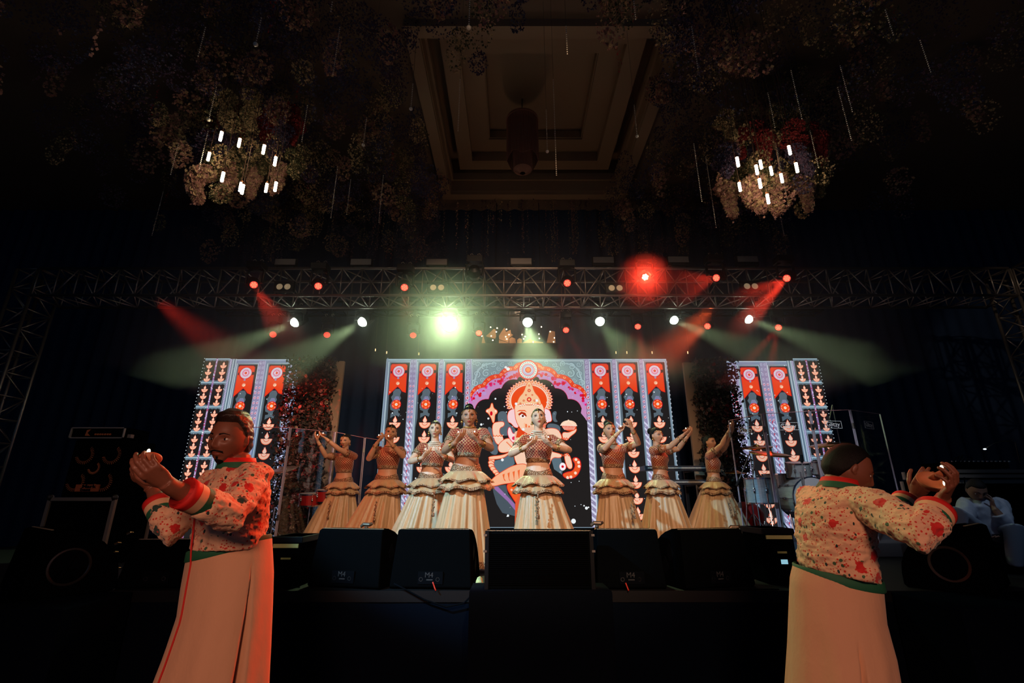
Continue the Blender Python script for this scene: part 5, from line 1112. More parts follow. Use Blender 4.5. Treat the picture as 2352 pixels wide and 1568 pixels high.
for xx in (xa_ - .03, xb_ + .03): MB().box((xx - .02, Yc + .05, az0 + .01), (xx + .02, Yc + .10, az0 + .05)).build('side_latch', msil, am)
# glinting plugs by the left speaker
pg = thing('plug_bundle', 'bundle of glinting gold plugs and leads left of the speaker behind the left guest', 'cable', (P(262, 1290, 4.2).x, 4.2, ZS))
for k, (u, v) in enumerate(((262, 1250), (256, 1271), (250, 1291), (262, 1308), (290, 1226))):
    p = P(u, v, 4.2); q = P(u + 16, v - 4, 4.24); MB().tube([p, (p + q) / 2 + Vector((0, 0, .006)), q], [.007, .008, .006], 8).build('plug', mat('gold_plug', (240, 200, 140), .2, 1.0), pg); MB().tube([q, q + Vector((.03, .03, -.02)), Vector((q.x + .05, 4.3, ZS + .3 - .05 * k)), Vector((q.x + .08, 4.35, ZS + .02))], .004, 6).build('lead', RUBBER, pg)

# ------------------------------------------------------------------ clear acrylic shields
macr = bpy.data.materials.new('clear_acrylic'); macr.use_nodes = True; t = NT(macr); nt_ = t.t; nt_.nodes.remove(t.b); o_ = nt_.nodes['Material Output']
tb, gb, mx = t.n('ShaderNodeBsdfTransparent'), t.n('ShaderNodeBsdfGlossy'), t.n('ShaderNodeMixShader'); tb.inputs[0].default_value = (.90, .93, .97, 1); gb.inputs['Roughness'].default_value = .04
fr = t.n('ShaderNodeFresnel'); fr.inputs[0].default_value = 1.45; t.l(t.math('MULTIPLY', fr.outputs[0], .12), mx.inputs[0]); t.l(tb.outputs[0], mx.inputs[1]); t.l(gb.outputs[0], mx.inputs[2]); t.l(mx.outputs[0], o_.inputs[0])
mpink = mat('acrylic_edge', (206, 150, 160), .35, .0); medge = mat('hinge_rail', (170, 160, 176), .35, .3)
def shield(label, pts, ztop, name='acrylic_shield', text=None, zb=ZS):
    s_ = thing(name, label, 'acrylic screen', (sum(p[0] for p in pts) / len(pts), sum(p[1] for p in pts) / len(pts), zb))
    for i in range(len(pts) - 1):
        a, b_ = Vector((*pts[i], 0)), Vector((*pts[i + 1], 0)); d = (b_ - a).normalized(); n = Vector((-d.y, d.x, 0)); w = (b_ - a).length; M = frame_matrix((a.x, a.y, 0), d, n, (0, 0, 1)); z0, z1 = ztop[i], ztop[i + 1]
        mb = MB(); e = .018
        V = [M @ Vector(q) for q in ((e, -.003, zb + .02), (w - e, -.003, zb + .02), (w - e, -.003, z1), (e, -.003, z0), (e, .003, zb + .02), (w - e, .003, zb + .02), (w - e, .003, z1), (e, .003, z0))]
        mb.add(V, [(0, 1, 2, 3), (7, 6, 5, 4), (0, 4, 5, 1), (1, 5, 6, 2), (2, 6, 7, 3), (3, 7, 4, 0)]); pn = mb.build('clear_panel', macr, s_)
        MB().tube([M @ Vector((e, 0, z0)), M @ Vector((w - e, 0, z1))], .004, 4).build('top_edge', mpink, s_)
        if i > 0 or True:
            for xx, zz in ((e * .6, z0), (w - e * .6, z1)): MB().box((xx - .006, -.008, zb), (xx + .006, .008, zz), 0, M).build('edge_strip', medge, s_)
        for q in (.25, .85): MB().box((-.018, -.014, zb + (z0 - zb) * q), (.018, .012, zb + (z0 - zb) * q + .07), 0, M).build('hinge', STEEL, s_)
        if text and text[i]: text_mesh('lettering', text[i], .085, M @ Matrix.Translation((w * .5, -.006, z0 - .17)) @ FACE_CAM, mat('etched_lettering', (226, 226, 232), .5), s_, .0008, 0, 1.0); 
        if text and text[i]:
            for (xa2, za2, xb2, zb2) in ((-.13, .045, .13, .049), (-.13, -.05, .13, -.046), (-.13, -.05, -.126, .045), (.126, -.05, .13, .045)): MB().box((w * .5 + xa2, -.007, z0 - .17 + za2), (w * .5 + xb2, -.005, z0 - .17 + zb2), 0, M).build('logo_frame', mat('etched_lettering'), s_)
Yl = 7.9
def fl(u, v, Y): p = P(u, v, Y); return (p.x, p.y)
shield('clear acrylic screen of four leaves round the percussion, left of the dancers', [fl(476, 1180, 6.6), fl(640, 1180, 6.75), fl(748, 1180, 8.1), fl(822, 1180, 8.3), fl(868, 1180, 8.42)], [P(600, 982, 6.7).z, P(658, 981, 6.7).z, P(764, 992, 8.1).z, P(829, 1005, 8.3).z, P(865, 1012, 8.42).z])
Zd = ZS + .16
shield('clear acrylic drum shield with boxed lettering on each leaf, round the drum kit', [fl(1705, 1200, 6.95), fl(1790, 1200, 6.45), fl(1908, 1200, 6.4), fl(2006, 1190, 6.5), fl(2078, 1190, 7.0)], [P(1676, 966, 6.95).z, P(1740, 950, 6.45).z, P(1850, 944, 6.4).z, P(1946, 941, 6.5).z, P(2012, 948, 6.9).z], 'drum_shield', ('Glitzy', 'Glitzy', 'Glitzy', 'Glitzy'), Zd)
# ------------------------------------------------------------------ drum kits and percussion
mprl = mat('silver_pearl_shell', (176, 178, 172), .35, .25); t = NT(mprl); t.l(t.mix(t.noise(30, 3, t.map(t.obj(), (.4, .4, 3))), (130, 132, 128), (214, 214, 206)), t.b.inputs['Base Color'])
mhd = mat('drum_head', (206, 204, 198), .5); mhd2 = mat('worn_bottom_head', (96, 74, 66), .6); mcym = mat('bronze_cymbal', (190, 138, 70), .28, 1.0); mrdrum = mat('red_shell', (150, 26, 24), .35)
def drum(parent_name, label, c, r, h, axis=(0, 0, 1), shell=mprl, lugs=8, cat='drum', group='shells of the drum kit', legs=0, bot=mhd2):
    d = thing(parent_name, label, cat, c, group); ax = Vector(axis).normalized(); M = Vector((0, 0, 1)).rotation_difference(ax).to_matrix().to_4x4(); c = Vector(c)
    MB().lathe([(r * .97, 0), (r, 0), (r, h), (r * .97, h)], c, 36, M=M, cap=False).build('shell', shell, d, smooth=False)
    MB().lathe([(.001, h + .004), (r * .97, h + .004), (r * .97, h - .002), (.001, h - .002)], c, 30, M=M, cap=False).build('top_head', mhd, d); MB().lathe([(.001, -.004), (r * .97, -.004), (r * .97, .002)], c, 30, M=M, cap=False).build('bottom_head', bot, d)
    for zz in (-.006, h - .016): MB().lathe([(r * 1.0, zz), (r * 1.04, zz), (r * 1.04, zz + .02), (r * 1.0, zz + .02), (r * 1.0, zz)], c, 36, M=M, cap=False).build('hoop', CHROME, d)
    for k in range(lugs):
        a = 2 * pi * k / lugs; p = lambda rr3, zz: c + M.to_3x3() @ Vector((rr3 * cos(a), rr3 * sin(a), zz)); b = MB(); b.tube([p(r * 1.05, .0), p(r * 1.05, h)], .004, 6); b.tube([p(r * 1.04, h * .4), p(r * 1.04, h * .6)], .014, 8); b.build('lug', CHROME, d, smooth=True)
    for k in range(legs):
        a = 2 * pi * k / legs + .5; p = c + Vector((r * 1.04 * cos(a), r * 1.04 * sin(a), 0)); MB().tube([p + Vector((0, 0, h * .6)), p + Vector((0, 0, -.05)), Vector((p.x + .05 * cos(a), p.y + .05 * sin(a), Zd + .01))], .008, 8).build('leg', CHROME, d)
    return d
def cymbal(label, c, r, tilt, foot, zb, group='cymbals on stands', m=mcym):
    d = thing('cymbal', label, 'cymbal', (foot[0], foot[1], zb), group); M = Vector((0, 0, 1)).rotation_difference(Vector(tilt).normalized()).to_matrix().to_4x4(); c = Vector(c)
    MB().lathe([(.006, .036), (.03, .032), (.05, .016), (r * .6, .004), (r, -.008), (r, -.010), (r * .6, .001), (.05, .012), (.006, .030)], c, 36, M=M, cap=False).build('disc', m, d, smooth=True)
    j = Vector((foot[0], foot[1], zb + .55)); MB().tube([j, c + Vector((0, 0, .05))], .009, 8).build('boom', CHROME, d); MB().tube([(foot[0], foot[1], zb + .12), j], .012, 8).build('pole', CHROME, d)
    for k in range(3):
        a = 2 * pi * k / 3 + .4; MB().tube([(foot[0], foot[1], zb + .30), (foot[0] + .25 * cos(a), foot[1] + .25 * sin(a), zb + .012)], .008, 6).build('leg', CHROME, d)
Yk = 7.15
def at(u, v, Y=Yk): return P(u, v, Y)
q = at(1737, 1156); drum('floor_tom', 'left-hand silver floor tom of the drum kit, behind the shield', (q.x, 7.0, q.z), .185, at(1737, 1098, 7.0).z - q.z, (0, 0, 1), legs=3)
q = at(1795, 1145, 7.45); drum('floor_tom', 'silver floor tom between the left-hand one and the bass drum', (q.x, 7.5, q.z), .19, at(1795, 1092, 7.5).z - q.z + .02, (0, 0, 1), legs=3)
q = at(1836, 1095, 7.2); drum('rack_tom', 'silver rack tom over the bass drum, nearer the dancers', q, .16, .20, (-.05, -.15, 1), group='shells of the drum kit')
q = at(1893, 1092, 7.2); drum('rack_tom', 'silver rack tom over the bass drum, beside the right guest\'s head', q, .15, .19, (.05, -.12, 1))
q = at(1868, 1148, 6.95); bd = drum('bass_drum', 'large silver bass drum lying on its side, partly hidden by the right guest', (q.x, 6.92, q.z + .02), .28, .42, (0, 1, 0.02), lugs=10, bot=mhd)
for sx in (-1, 1): MB().tube([(q.x + sx * .24, 7.0, q.z - .1), (q.x + sx * .36, 6.9, Zd + .01)], .009, 8).build('leg', CHROME, bd)
q = at(1768, 1041, 7.0); cymbal('red-lit crash cymbal above the two floor toms', q, .27, (.05, -.25, 1), (q.x + .12, 7.3), Zd)
q = at(1738, 1026, 7.4); cymbal('dim cymbal highest at the left of the drum kit', q, .22, (-.1, -.2, 1), (q.x - .1, 7.6), Zd)
q = at(1905, 1020, 7.5); cymbal('dark ride cymbal behind the head of the right guest', q, .28, (-.15, -.15, 1), (q.x + .1, 7.7), Zd)
q = at(1690, 1085, 7.6); cymbal('pair of red-lit hi-hat cymbals next to the floral panel', q, .16, (0, -.1, 1), (q.x, 7.6), Zd)
for k, (u0, v0, u1, v1, Y) in enumerate(((1698, 1100, 1722, 1040, 6.9), (1790, 1190, 1782, 1100, 6.7), (1842, 1062, 1850, 1150, 6.65), (1905, 965, 1912, 930, 7.4))):
    a, b_ = at(u0, v0, Y), at(u1, v1, Y); s2 = thing('microphone_stand', ('thin drum microphone boom crossing left of the floor toms', 'black drum microphone boom in front of the second floor tom', 'drum microphone on a cable over the rack tom', 'tall microphone boom rising over the drum shield')[k], 'microphone stand', (b_.x, Y, Zd)); MB().tube([a, b_], .007, 6).build('boom', STEEL, s2); MB().tube([a, a + (a - b_).normalized() * .10], .018, 10).build('microphone', BLACK, s2)
    MB().tube([(b_.x, Y, Zd), (b_.x, Y, max(b_.z, a.z) - .12), b_], .008, 6).build('pole', STEEL, s2)
# drum throne, red case behind
q = at(1760, 1190, 7.3); MB().ball((q.x, 7.9, Zd + .25), (.26, .2, .22), 14).build('gig_bag', mat('red_bag', (190, 22, 20), .6), None, smooth=True); tag(bpy.data.objects['gig_bag'], 'bulging bright red bag on the floor behind the floor toms', 'bag')
# left percussion
q = at(652, 1077, 7.4); cymbal('pale cymbal in front of the red-lit floral panel', q, .19, (-.12, -.35, 1), (q.x - .15, 7.6), ZS, 'percussion at left', mat('pale_bronze', (216, 176, 160), .35, .8))
q = at(600, 1075, 7.5); cymbal('dark cymbal beside the left guest, against the left screen', q, .19, (.1, -.15, 1), (q.x, 7.8), ZS, 'percussion at left')
for k, (u, v, r_) in enumerate(((712, 1160, .16), (745, 1152, .13))):
    q = at(u, v, 7.6); d_ = drum('timbale', ('larger red-lit timbale drum behind the acrylic screen at left', 'smaller red-lit timbale drum near the first dancer')[k], (q.x, 7.6, q.z), r_, .17, (0, -.1, 1), mrdrum, 6, 'drum', 'percussion at left'); MB().tube([(q.x, 7.6, q.z), (q.x, 7.6, ZS)], .014, 8).build('stand', CHROME, d_)
# keyboards on a two-tier stand
kx0, kx1 = P(1478, 1075, 8.0).x, P(1630, 1075, 8.0).x; kz = P(1550, 1078, 8.0).z; kz2 = P(1550, 1110, 8.0).z
ks = thing('keyboard_stand', 'black two-tier keyboard stand behind the dancers on the right', 'stand', ((kx0 + kx1) / 2, 8.0, ZS))
for xx in (kx0 + .3, kx1 - .3):
    MB().box((xx - .02, 8.28, ZS), (xx + .02, 8.32, kz - .01)).build('post', BLACK, ks); MB().box((xx - .02, 7.85, ZS), (xx + .02, 8.35, ZS + .03)).build('foot', BLACK, ks)
    for zz in (kz - .02, kz2 - .02): MB().box((xx - .015, 7.95, zz - .02), (xx + .015, 8.3, zz)).build('arm', BLACK, ks)
mkey = mat('ivory_keys', (200, 198, 190), .4)
for lab, zz, x0_, x1_ in (('upper black keyboard seen between the two dancers at right', kz - .018, kx0, kx1), ('lower keyboard showing white keys beside the last dancer', kz2 - .018, kx0 + .1, kx1 + .05)):
    k_ = thing('keyboard', lab, 'keyboard', ((x0_ + x1_) / 2, 8.0, zz)); MB().box((x0_, 7.93, zz), (x1_, 8.24, zz + .075)).build('body', mat('keyboard_body', (46, 48, 56), .45), k_, bevel=.006)
    b = MB(); n_ = 36
    for i in range(n_): b.box((x0_ + .05 + i * (x1_ - x0_ - .1) / n_, 7.90, zz + .03), (x0_ + .05 + (i + .9) * (x1_ - x0_ - .1) / n_, 7.99, zz + .045))
    b.build('keys', mkey, k_); MB().box((x0_ + .3, 7.926, zz + .05), (x0_ + .7, 7.93, zz + .068)).build('panel_label', mdim, k_)
# ------------------------------------------------------------------ far right: equipment cases, gear, seated man
Yr = 5.0
r1, a_, b_, z0_, z1_ = rcase('large road case with bright steel edges behind the seated man', ((2195, 1102), (2400, 1235)), Yr + .55, Yr + 1.1, 'road_case', 'road cases at the right'); 
r2, a_, b_, z0b, z1b = rcase('shallow road case topmost of the stack at the right, mixer lying on it', ((2178, 1078), (2400, 1099)), Yr + .5, Yr + 1.1, 'road_case', 'road cases at the right', False, z1_ + .022)
mx_ = thing('mixing_console', 'small audio mixer with tiny glinting knobs on top of the road cases at right', 'mixer', ((a_ + b_) / 2, Yr + .7, z1b)); MB().box((a_ + .15, Yr + .6, z1b + .02), (b_ - .25, Yr + 1.0, z1b + .09)).build('casing', mcab, mx_)
for k in range(14): MB().lathe([(.010, 0), (.010, .014)], (a_ + .22 + k * .05, Yr + .64, z1b + .09), 8).build('knob', mat('pale_knob', (130, 150, 170), .4), mx_)
lp = thing('console_lamp', 'small gooseneck lamp with a glowing tip above the mixer', 'lamp', (P(2290, 1062, Yr + .8).x, Yr + .8, z1b)); p0 = P(2262, 1031, Yr + .8); p1 = P(2308, 1012, Yr + .8)
MB().tube([(p1.x + .1, Yr + .8, z1b + .09), (p1.x + .12, Yr + .8, p1.z - .02), p1, (p0 + p1) / 2 + Vector((0, 0, .02)), p0], .006, 8).build('gooseneck', STEEL, lp, smooth=True); MB().ball(p0, (.02, .01, .008), 8).build('glowing_tip', mat('lamp_tip', (220, 240, 250), .5, emit=(210, 235, 250), es=3), lp)
for k in range(3):
    pts = [P(2185 + 6 * k, 1075, Yr + .6), P(2195 + 8 * k, 1050 - 3 * k, Yr + .6), P(2215 + 9 * k, 1052, Yr + .62), P(2200 + 12 * k, 1070, Yr + .6), P(2215, 1100, Yr + .47), P(2222 + 4 * k, 1180, Yr + .47)]
    tag(MB().tube(pts, .005, 6).build('hanging_cable', RUBBER, smooth=True), ('thin black cable with the lowest loop over the corner of the right road cases', 'thin black cable looping between the other two at the right road cases', 'thin black cable looping highest above the right road cases')[k], 'cable', 'cables looping over the right road cases')
# seated man
sm_ = thing('stagehand', 'man in a pale grey shirt sitting with bowed head, hand at his cheek', 'person', (P(2255, 1190, Yr).x, Yr + .2, ZS))
bd_ = MB(); X = lambda u, v, dy=0: P(u, v, Yr + .2 + dy)
ch = X(2268, 1166); pel = X(2275, 1225); nk_ = X(2256, 1142, -.04); hc = X(2243, 1126, -.10)
hd_ = Head(hc, Vector((-.35, -.8, -.45)), Vector((-.1, -.45, 1)), .98, True); hd_.mesh(bd_, 110, 90); hd_.ear(bd_, 1); hd_.ear(bd_, -1); bd_.tube([nk_ + Vector((0, .05, -.04)), nk_, hc - hd_.u * .05], .055, 12)
L_ = Vector((1, .1, 0)).normalized(); Fq = Vector((-.1, -1, 0)); bd_.loft([ring(pel.lerp(nk_, t_), L_, Fq, a, b2, 24) for t_, a, b2 in ((0, .15, .12), (.4, .15, .12), (.75, .17, .12), (.92, .12, .09), (1, .06, .06))])
shR, shL = X(2222, 1158), X(2296, 1158); eR, eL = X(2214, 1205, -.2), X(2308, 1200, -.22); wR, wL = X(2240, 1225, -.3), X(2284, 1168, -.20)
for s3, e3, w3 in ((shR, eR, wR), (shL, eL, wL)): bd_.tube([s3, s3.lerp(e3, .5), e3, e3.lerp(w3, .5), w3], [.05, .045, .042, .037, .027], 14)
hand(bd_, wL, (X(2274, 1142, -.14) - wL).normalized(), Vector((-.8, .3, .2)), 1, .95, .6); hand(bd_, wR, Vector((.5, -.3, -.2)), Vector((0, 0, 1)), -1, .95, .4)
me = remesh(bd_, .005, 2); me.materials.append(skin('skin_stagehand', (120, 88, 72))); link_mesh('body', me, sm_)
sh_ = MB(); sh_.loft([ring(pel.lerp(nk_, t_), L_, Fq, a, b2, 24) for t_, a, b2 in ((0, .18, .15), (.4, .18, .15), (.75, .195, .145), (.92, .15, .11), (.99, .085, .08))])
for s3, e3, w3 in ((shR, eR, wR), (shL, eL, wL)): sh_.tube([s3 + Vector((0, 0, .0)), s3.lerp(e3, .5), e3, e3.lerp(w3, .55)], [.085, .075, .068, .058], 18)
me = remesh(sh_, .008, 3); wrinkle(me, .012, 11, (1, 1, .6)); me.materials.append(mat('pale_grey_shirt', (150, 160, 176), .8)); link_mesh('shirt', me, sm_)
kn = MB()
for s3, (ku, kv) in ((-1, (2198, 1180)), (1, (2330, 1215))):
    k3 = X(ku, kv, -.28); kn.tube([pel + L_ * s3 * .09, k3, Vector((k3.x, k3.y + .1, ZS + .08))], [.10, .085, .06], 16)
me = remesh(kn, .009, 3); me.materials.append(mat('grey_trousers', (122, 134, 150), .8)); link_mesh('trousers', me, sm_)
hm = MB(); hd_.mesh(hm, 70, 56, lambda dx, dy, dz, x, y, z: (x * (.95 + .12 * sm(dz + 1.2 * max(0, .4 - dy) - .5, -.02, .06)), y * (.95 + .12 * sm(dz + 1.2 * max(0, .4 - dy) - .5, -.02, .06)), z * 1.05)); me = remesh(hm, .006, 1); me.materials.append(mhair); link_mesh('hair', me, sm_)
eyes_etc(hd_, sm_, True, ('brown', (140, 72, 58)), makeup=False)
seat = thing('storage_box', 'low black box that the man in the grey shirt sits on', 'box', (pel.x, Yr + .25, ZS)); MB().box((pel.x - .28, Yr + .05, ZS), (pel.x + .28, Yr + .45, pel.z - .16)).build('case', mcab, seat, bevel=.01)
spot('side_stage_lamp', (P(2250, 700, 5).x - .6, 3.6, 3.2), (P(2255, 1160, Yr).x, Yr + .2, 1.2), (.62, .78, 1.0), 30, 34, .7, .08)
# ------------------------------------------------------------------ trusses
def truss(label, a, b, wv, hv, bay, r1=.024, r2=.0115, name='lighting_truss', m=None, dark=False):
    a, b, wv, hv = Vector(a), Vector(b), Vector(wv), Vector(hv); L = (b - a).length; d = (b - a) / L; n = max(1, round(L / bay)); m = m or ALU
    s_ = thing(name, label, 'truss', (a + b) / 2)
    C = [a, a + wv, a + wv + hv, a + hv]
    for c in C: MB().tube([c, c + d * L], r1, 10).build('chord', m, s_, smooth=True)
    for (p, q) in ((0, 3), (1, 2), (0, 1), (3, 2)):
        mb = MB()
        for i in range(n + 1):
            x = d * (L * i / n); mb.tube([C[p] + x, C[q] + x], r2, 6)
            if i < n: y = d * (L * (i + 1) / n); mb.tube([C[p] + (x if i % 2 else y), C[q] + (y if i % 2 else x)], r2, 6)
        mb.build('lattice', m, s_, smooth=True)
    return s_
zt_, zb_ = P(1176, 616, 7.3).z, P(1176, 678, 7.3).z
mtrs = mat('truss_aluminium', (150, 140, 134), .42, .85)
truss('long aluminium box truss across the stage above the dancers', (-7.9, 7.3, zb_), (8.3, 7.3, zb_), (0, .53, 0), (0, 0, zt_ - zb_), .34, m=mtrs)
zr = P(1176, 712, 8.5).z
truss('dark rear truss hidden behind the row of pale green lights', (-5.6, 8.5, zr), (5.9, 8.5, zr), (0, .3, 0), (0, 0, .3), .4, .02, .009, m=mat('black_truss', (20, 20, 24), .6, .3, spec=.2))
truss('dim truss tower standing at the left end of the long truss', (-8.3, 7.32, 0.01), (-8.3, 7.32, zt_), (0, .45, 0), (.36, 0, 0), .36, m=mtrs)
truss('dim truss tower standing at the right end of the long truss', (8.36, 7.32, 0.01), (8.36, 7.32, zt_), (0, .45, 0), (.36, 0, 0), .36, m=mtrs)
truss('side truss running off towards the audience from the right tower', (8.36, 7.28, zb_), (8.36, .6, zb_), (.40, 0, 0), (0, 0, zt_ - zb_), .40, m=mtrs)
spot('right_truss_lamp', (6.2, 3.6, 5.4), (8.5, 6.6, 4.8), (1.0, .75, .5), 110, 28, .5, .03)

# ------------------------------------------------------------------ lamps on the trusses
mhs = mat('lamp_housing', (16, 17, 20), .5, .2)
def lens_mat(nm, rgb, es): return mat(nm, (10, 10, 10), .4, emit=rgb, es=es)
MRED, MREDD, MREDX, MGRN = lens_mat('red_lens', (255, 70, 50), 5), lens_mat('dim_red_lens', (230, 60, 50), 1.6), lens_mat('bright_red_lens', (255, 150, 110), 30), lens_mat('white_green_lens', (226, 250, 220), 14)
def moving_head(label, u, v, Y, aim, rad, lm, group, beam=None, body=.38, petals=True, k=1.0):
    p = P(u, v, Y); s_ = thing('moving_head_light', label, 'stage light', p + Vector((0, 0, body)), group); d = (Vector(aim) - p).normalized()
    c = p - d * .10 * k; Mq = Vector((0, 0, 1)).rotation_difference(d).to_matrix().to_4x4()
    MB().lathe([(.03 * k, -.16 * k), (.085 * k, -.13 * k), (.105 * k, -.02 * k), (rad + .018, .07 * k), (rad + .018, .10 * k), (rad + .004, .102 * k), (rad + .004, .09 * k)], c, 24, M=Mq).build('head', mhs, s_, smooth=False)
    if petals:
        b = MB(); b.lathe([(.001, .094 * k), (rad + .004, .094 * k), (rad + .004, .088 * k)], c, 20, M=Mq); ln = b.build('lens', MREDD if lm is not MGRN else MGRN, s_)
        b = MB()
        for q in range(7):
            a = 2 * pi * q / 6; rr_ = 0 if q == 6 else rad * .62; b.ball(c + Mq.to_3x3() @ Vector((rr_ * cos(a), rr_ * sin(a), .096 * k)), rad * .30, 8)
        b.build('bulb', lm, ln)
    else:
        b = MB(); b.lathe([(.001, .10 + rad * .95), (rad * .5, .10 + rad * .83), (rad * .87, .10 + rad * .45), (rad, .10), (rad, .080)], c, 28, M=Mq); b.build('lens', lm, s_, smooth=True)
    top = p.z + body; 
    for sx in (-1, 1): MB().tube([(p.x + sx * .055 * k, Y - .0, top - .10), (p.x + sx * .135 * k, Y, top - .14), (p.x + sx * .135 * k, Y, p.z + .03), (c.x + sx * .10 * k, c.y, c.z)], [.02 * k] * 4, 8).build('yoke', mhs, s_)
    MB().box((p.x - .13 * k, Y - .10 * k, top - .11), (p.x + .13 * k, Y + .10 * k, top)).build('base', mhs, s_, bevel=.01)
    for sx in (-1, 1):
        b = MB(); b.tube([(p.x + sx * .06, Y, top), (p.x + sx * .06, Y, top + .03), (p.x + sx * .06 - .02, Y - .01, top + .055), (p.x + sx * .06 + .01, Y, top + .075), (p.x + sx * .06 + .03, Y + .01, top + .05)], .006, 6); b.build('clamp', mat('clamp_alloy', (190, 176, 160), .35, .5), s_, smooth=True)
    if Y > 8: MB().box((p.x - .02, Y + .02, top - .02), (p.x + .02, 8.56, zr + .06)).build('hanging_bracket', mhs, s_)
    if beam:
        for (tx, pw, deg, col) in beam: spot('beam_of_' + s_.name, p + d * (.03 if petals else rad + .04), tx, col, pw, deg, .25, rad * .7)
    return s_
RC = (1.0, .045, .02); GC = (.70, 1.0, .48)
YF = 7.12; fr_ = 'red moving head lights on the long truss'
def q3(u, v, Y): return P(u, v, Y)
for (u, v, lab, aim, lm, beam) in (
    (583, 654, 'red moving head light at the left end of the row on the long truss', q3(640, 760, 5.6), MRED, [(q3(622, 715, 6.6), 240, 16, RC)]),
    (731, 657, 'red moving head light right of the first pair of round blinders, no beam', q3(735, 800, 5.0), MRED, None),
    (929, 660, 'red moving head light third from the left on the long truss', q3(929, 800, 5.0), MRED, [(q3(934, 720, 6.4), 50, 12, RC)]),
    (1303, 650, 'red moving head light with two thin beams, above the centre screen', q3(1303, 800, 4.6), MRED, [(q3(1286, 700, 6.6), 60, 7, RC), (q3(1322, 705, 6.6), 60, 7, RC)]),
    (1482, 636, 'brightest red moving head light, flaring straight at the hall', (0.6, 0, 1.6), MREDX, [((0.3, 0, 1.5), 420, 46, RC)]),
    (1645, 638, 'red moving head light fanning a short beam to the left', q3(1560, 660, 6.3), MRED, [(q3(1570, 640, 6.5), 170, 15, RC), (q3(1590, 668, 6.5), 170, 12, RC)]),
    (1807, 639, 'red moving head light with the longest beams, last on the right', q3(1720, 700, 6.2), MRED, [(q3(1740, 666, 6.5), 420, 9, RC), (q3(1745, 705, 6.5), 1100, 10, RC)])):
    moving_head(lab, u, v, YF, aim, .055, lm, fr_, beam)
s_ = moving_head('unlit moving head light turned away, above the arch of the centre screen', 1090, 640, YF, (P(1090, 600, 9).x, 12, 3.0), .055, mhs, fr_, None)
YG = 8.25; gr_ = 'pale green beam lights under the rear truss'
for k, (u, v, lab, aim, beam, rad) in enumerate((
    (678, 740, 'pale green light first from the left, beam slanting down left', q3(560, 790, 7.6), [(q3(560, 790, 7.9), 760, 26, GC)], .085),
    (833, 739, 'pale green light second from the left, beam slanting down left', q3(740, 790, 7.6), [(q3(745, 790, 7.9), 680, 30, GC)], .088),
    (1033, 744, 'largest and brightest pale green light, glowing left of centre', (-.5, 0, 1.5), [((-.6, 0, 1.2), 430, 60, GC)], .135),
    (1212, 740, 'pale green light above the arch medallion, soft glow under it', q3(1222, 900, 6.5), [(q3(1225, 820, 7.7), 380, 46, GC)], .088),
    (1378, 738, 'pale green light just right of the brightest middle ones', q3(1430, 900, 6.5), [(q3(1430, 800, 7.8), 170, 40, GC)], .083),
    (1548, 735, 'pale green light second from the right, short beam to the right', q3(1640, 790, 7.4), [(q3(1660, 780, 7.9), 600, 24, GC)], .078),
    (1719, 733, 'pale green light last on the right, long beam to the right', q3(1860, 790, 7.4), [(q3(1850, 780, 7.9), 900, 22, GC)], .078))):
    moving_head(lab, u, v, YG, aim, rad, MGRN, gr_, beam, .30, False, 1.0)
YR2 = 8.4; rr2_ = 'red lights hanging low behind the green ones'
DN = lambda u, v, du=0: q3(u + du, v + 130, 6.9)
for (u, v, lab, aim, lm, beam) in (
    (627, 768, 'dim red light low at left, half lost in green haze', q3(600, 830, 7.0), MREDD, None), (751, 769, 'dim red light between the two green lights at left', DN(751, 769), MREDD, None), (949, 770, 'dim red light left of the brightest green light', DN(949, 770), MREDD, None),
    (1100, 765, 'red light beside the left end of the warm fan decoration', DN(1100, 765), MRED, [(q3(1096, 820, 7.9), 70, 14, RC)]),
    (1300, 758, 'red light beside the right end of the warm fan decoration', DN(1300, 758), MRED, [(q3(1285, 810, 7.9), 90, 9, RC), (q3(1330, 810, 7.9), 110, 9, RC)]),
    (1465, 750, 'bright red light above the third banner from the right', DN(1465, 750), MRED, [(q3(1440, 800, 7.9), 90, 12, RC), (q3(1475, 810, 7.9), 200, 14, RC)]),
    (1625, 749, 'red light with one beam down left, above the right floral panel', q3(1560, 800, 7.3), MRED, [(q3(1565, 790, 7.9), 260, 18, (1, .12, .05))]),
    (1788, 752, 'red light last on the right, two beams down left', q3(1750, 830, 7.3), MRED, [(q3(1745, 800, 8.0), 260, 8, RC), (q3(1775, 815, 8.0), 300, 8, RC)])):
    moving_head(lab, u, v, YR2, aim, .055, lm, rr2_, beam, .34, True, .8)
mbl = mat('blinder_bulb_added_glow', (206, 184, 150), .25, .0, emit=(206, 180, 140), es=.25)  # the bulbs are off; a weak glow is put into their material
for (u, v), lab in zip(((651, 658), (1004, 660), (1414, 661), (1725, 657)), ('unlit blinder pair at the left between red lights', 'unlit blinder pair left of the centre screen arch', 'unlit blinder pair beside the brightest red light', 'unlit blinder pair washed by the last red beam')):
    c = P(u, v, 7.2); b_ = thing('blinder_light', lab + ', on the long truss', 'stage light', c, 'two-lamp blinders on the long truss')
    MB().box((c.x - .16, 7.2, c.z - .08), (c.x + .16, 7.28, c.z + .08)).build('housing', mhs, b_, bevel=.01)
    MB().box((c.x - .17, 7.2, c.z + .08), (c.x + .17, 7.24, c.z + .10)).build('bracket', mhs, b_)
    for sx in (-1, 1): MB().lathe([(.001, .004), (.02, .010), (.045, .012), (.052, .0), (.052, -.01)], (c.x + sx * .064, 7.2, c.z), 20, M=Matrix.Rotation(R(90), 4, 'X')).build('bulb', mbl, b_)
mfp = mat('grey_diffuser', (120, 112, 108), .5)
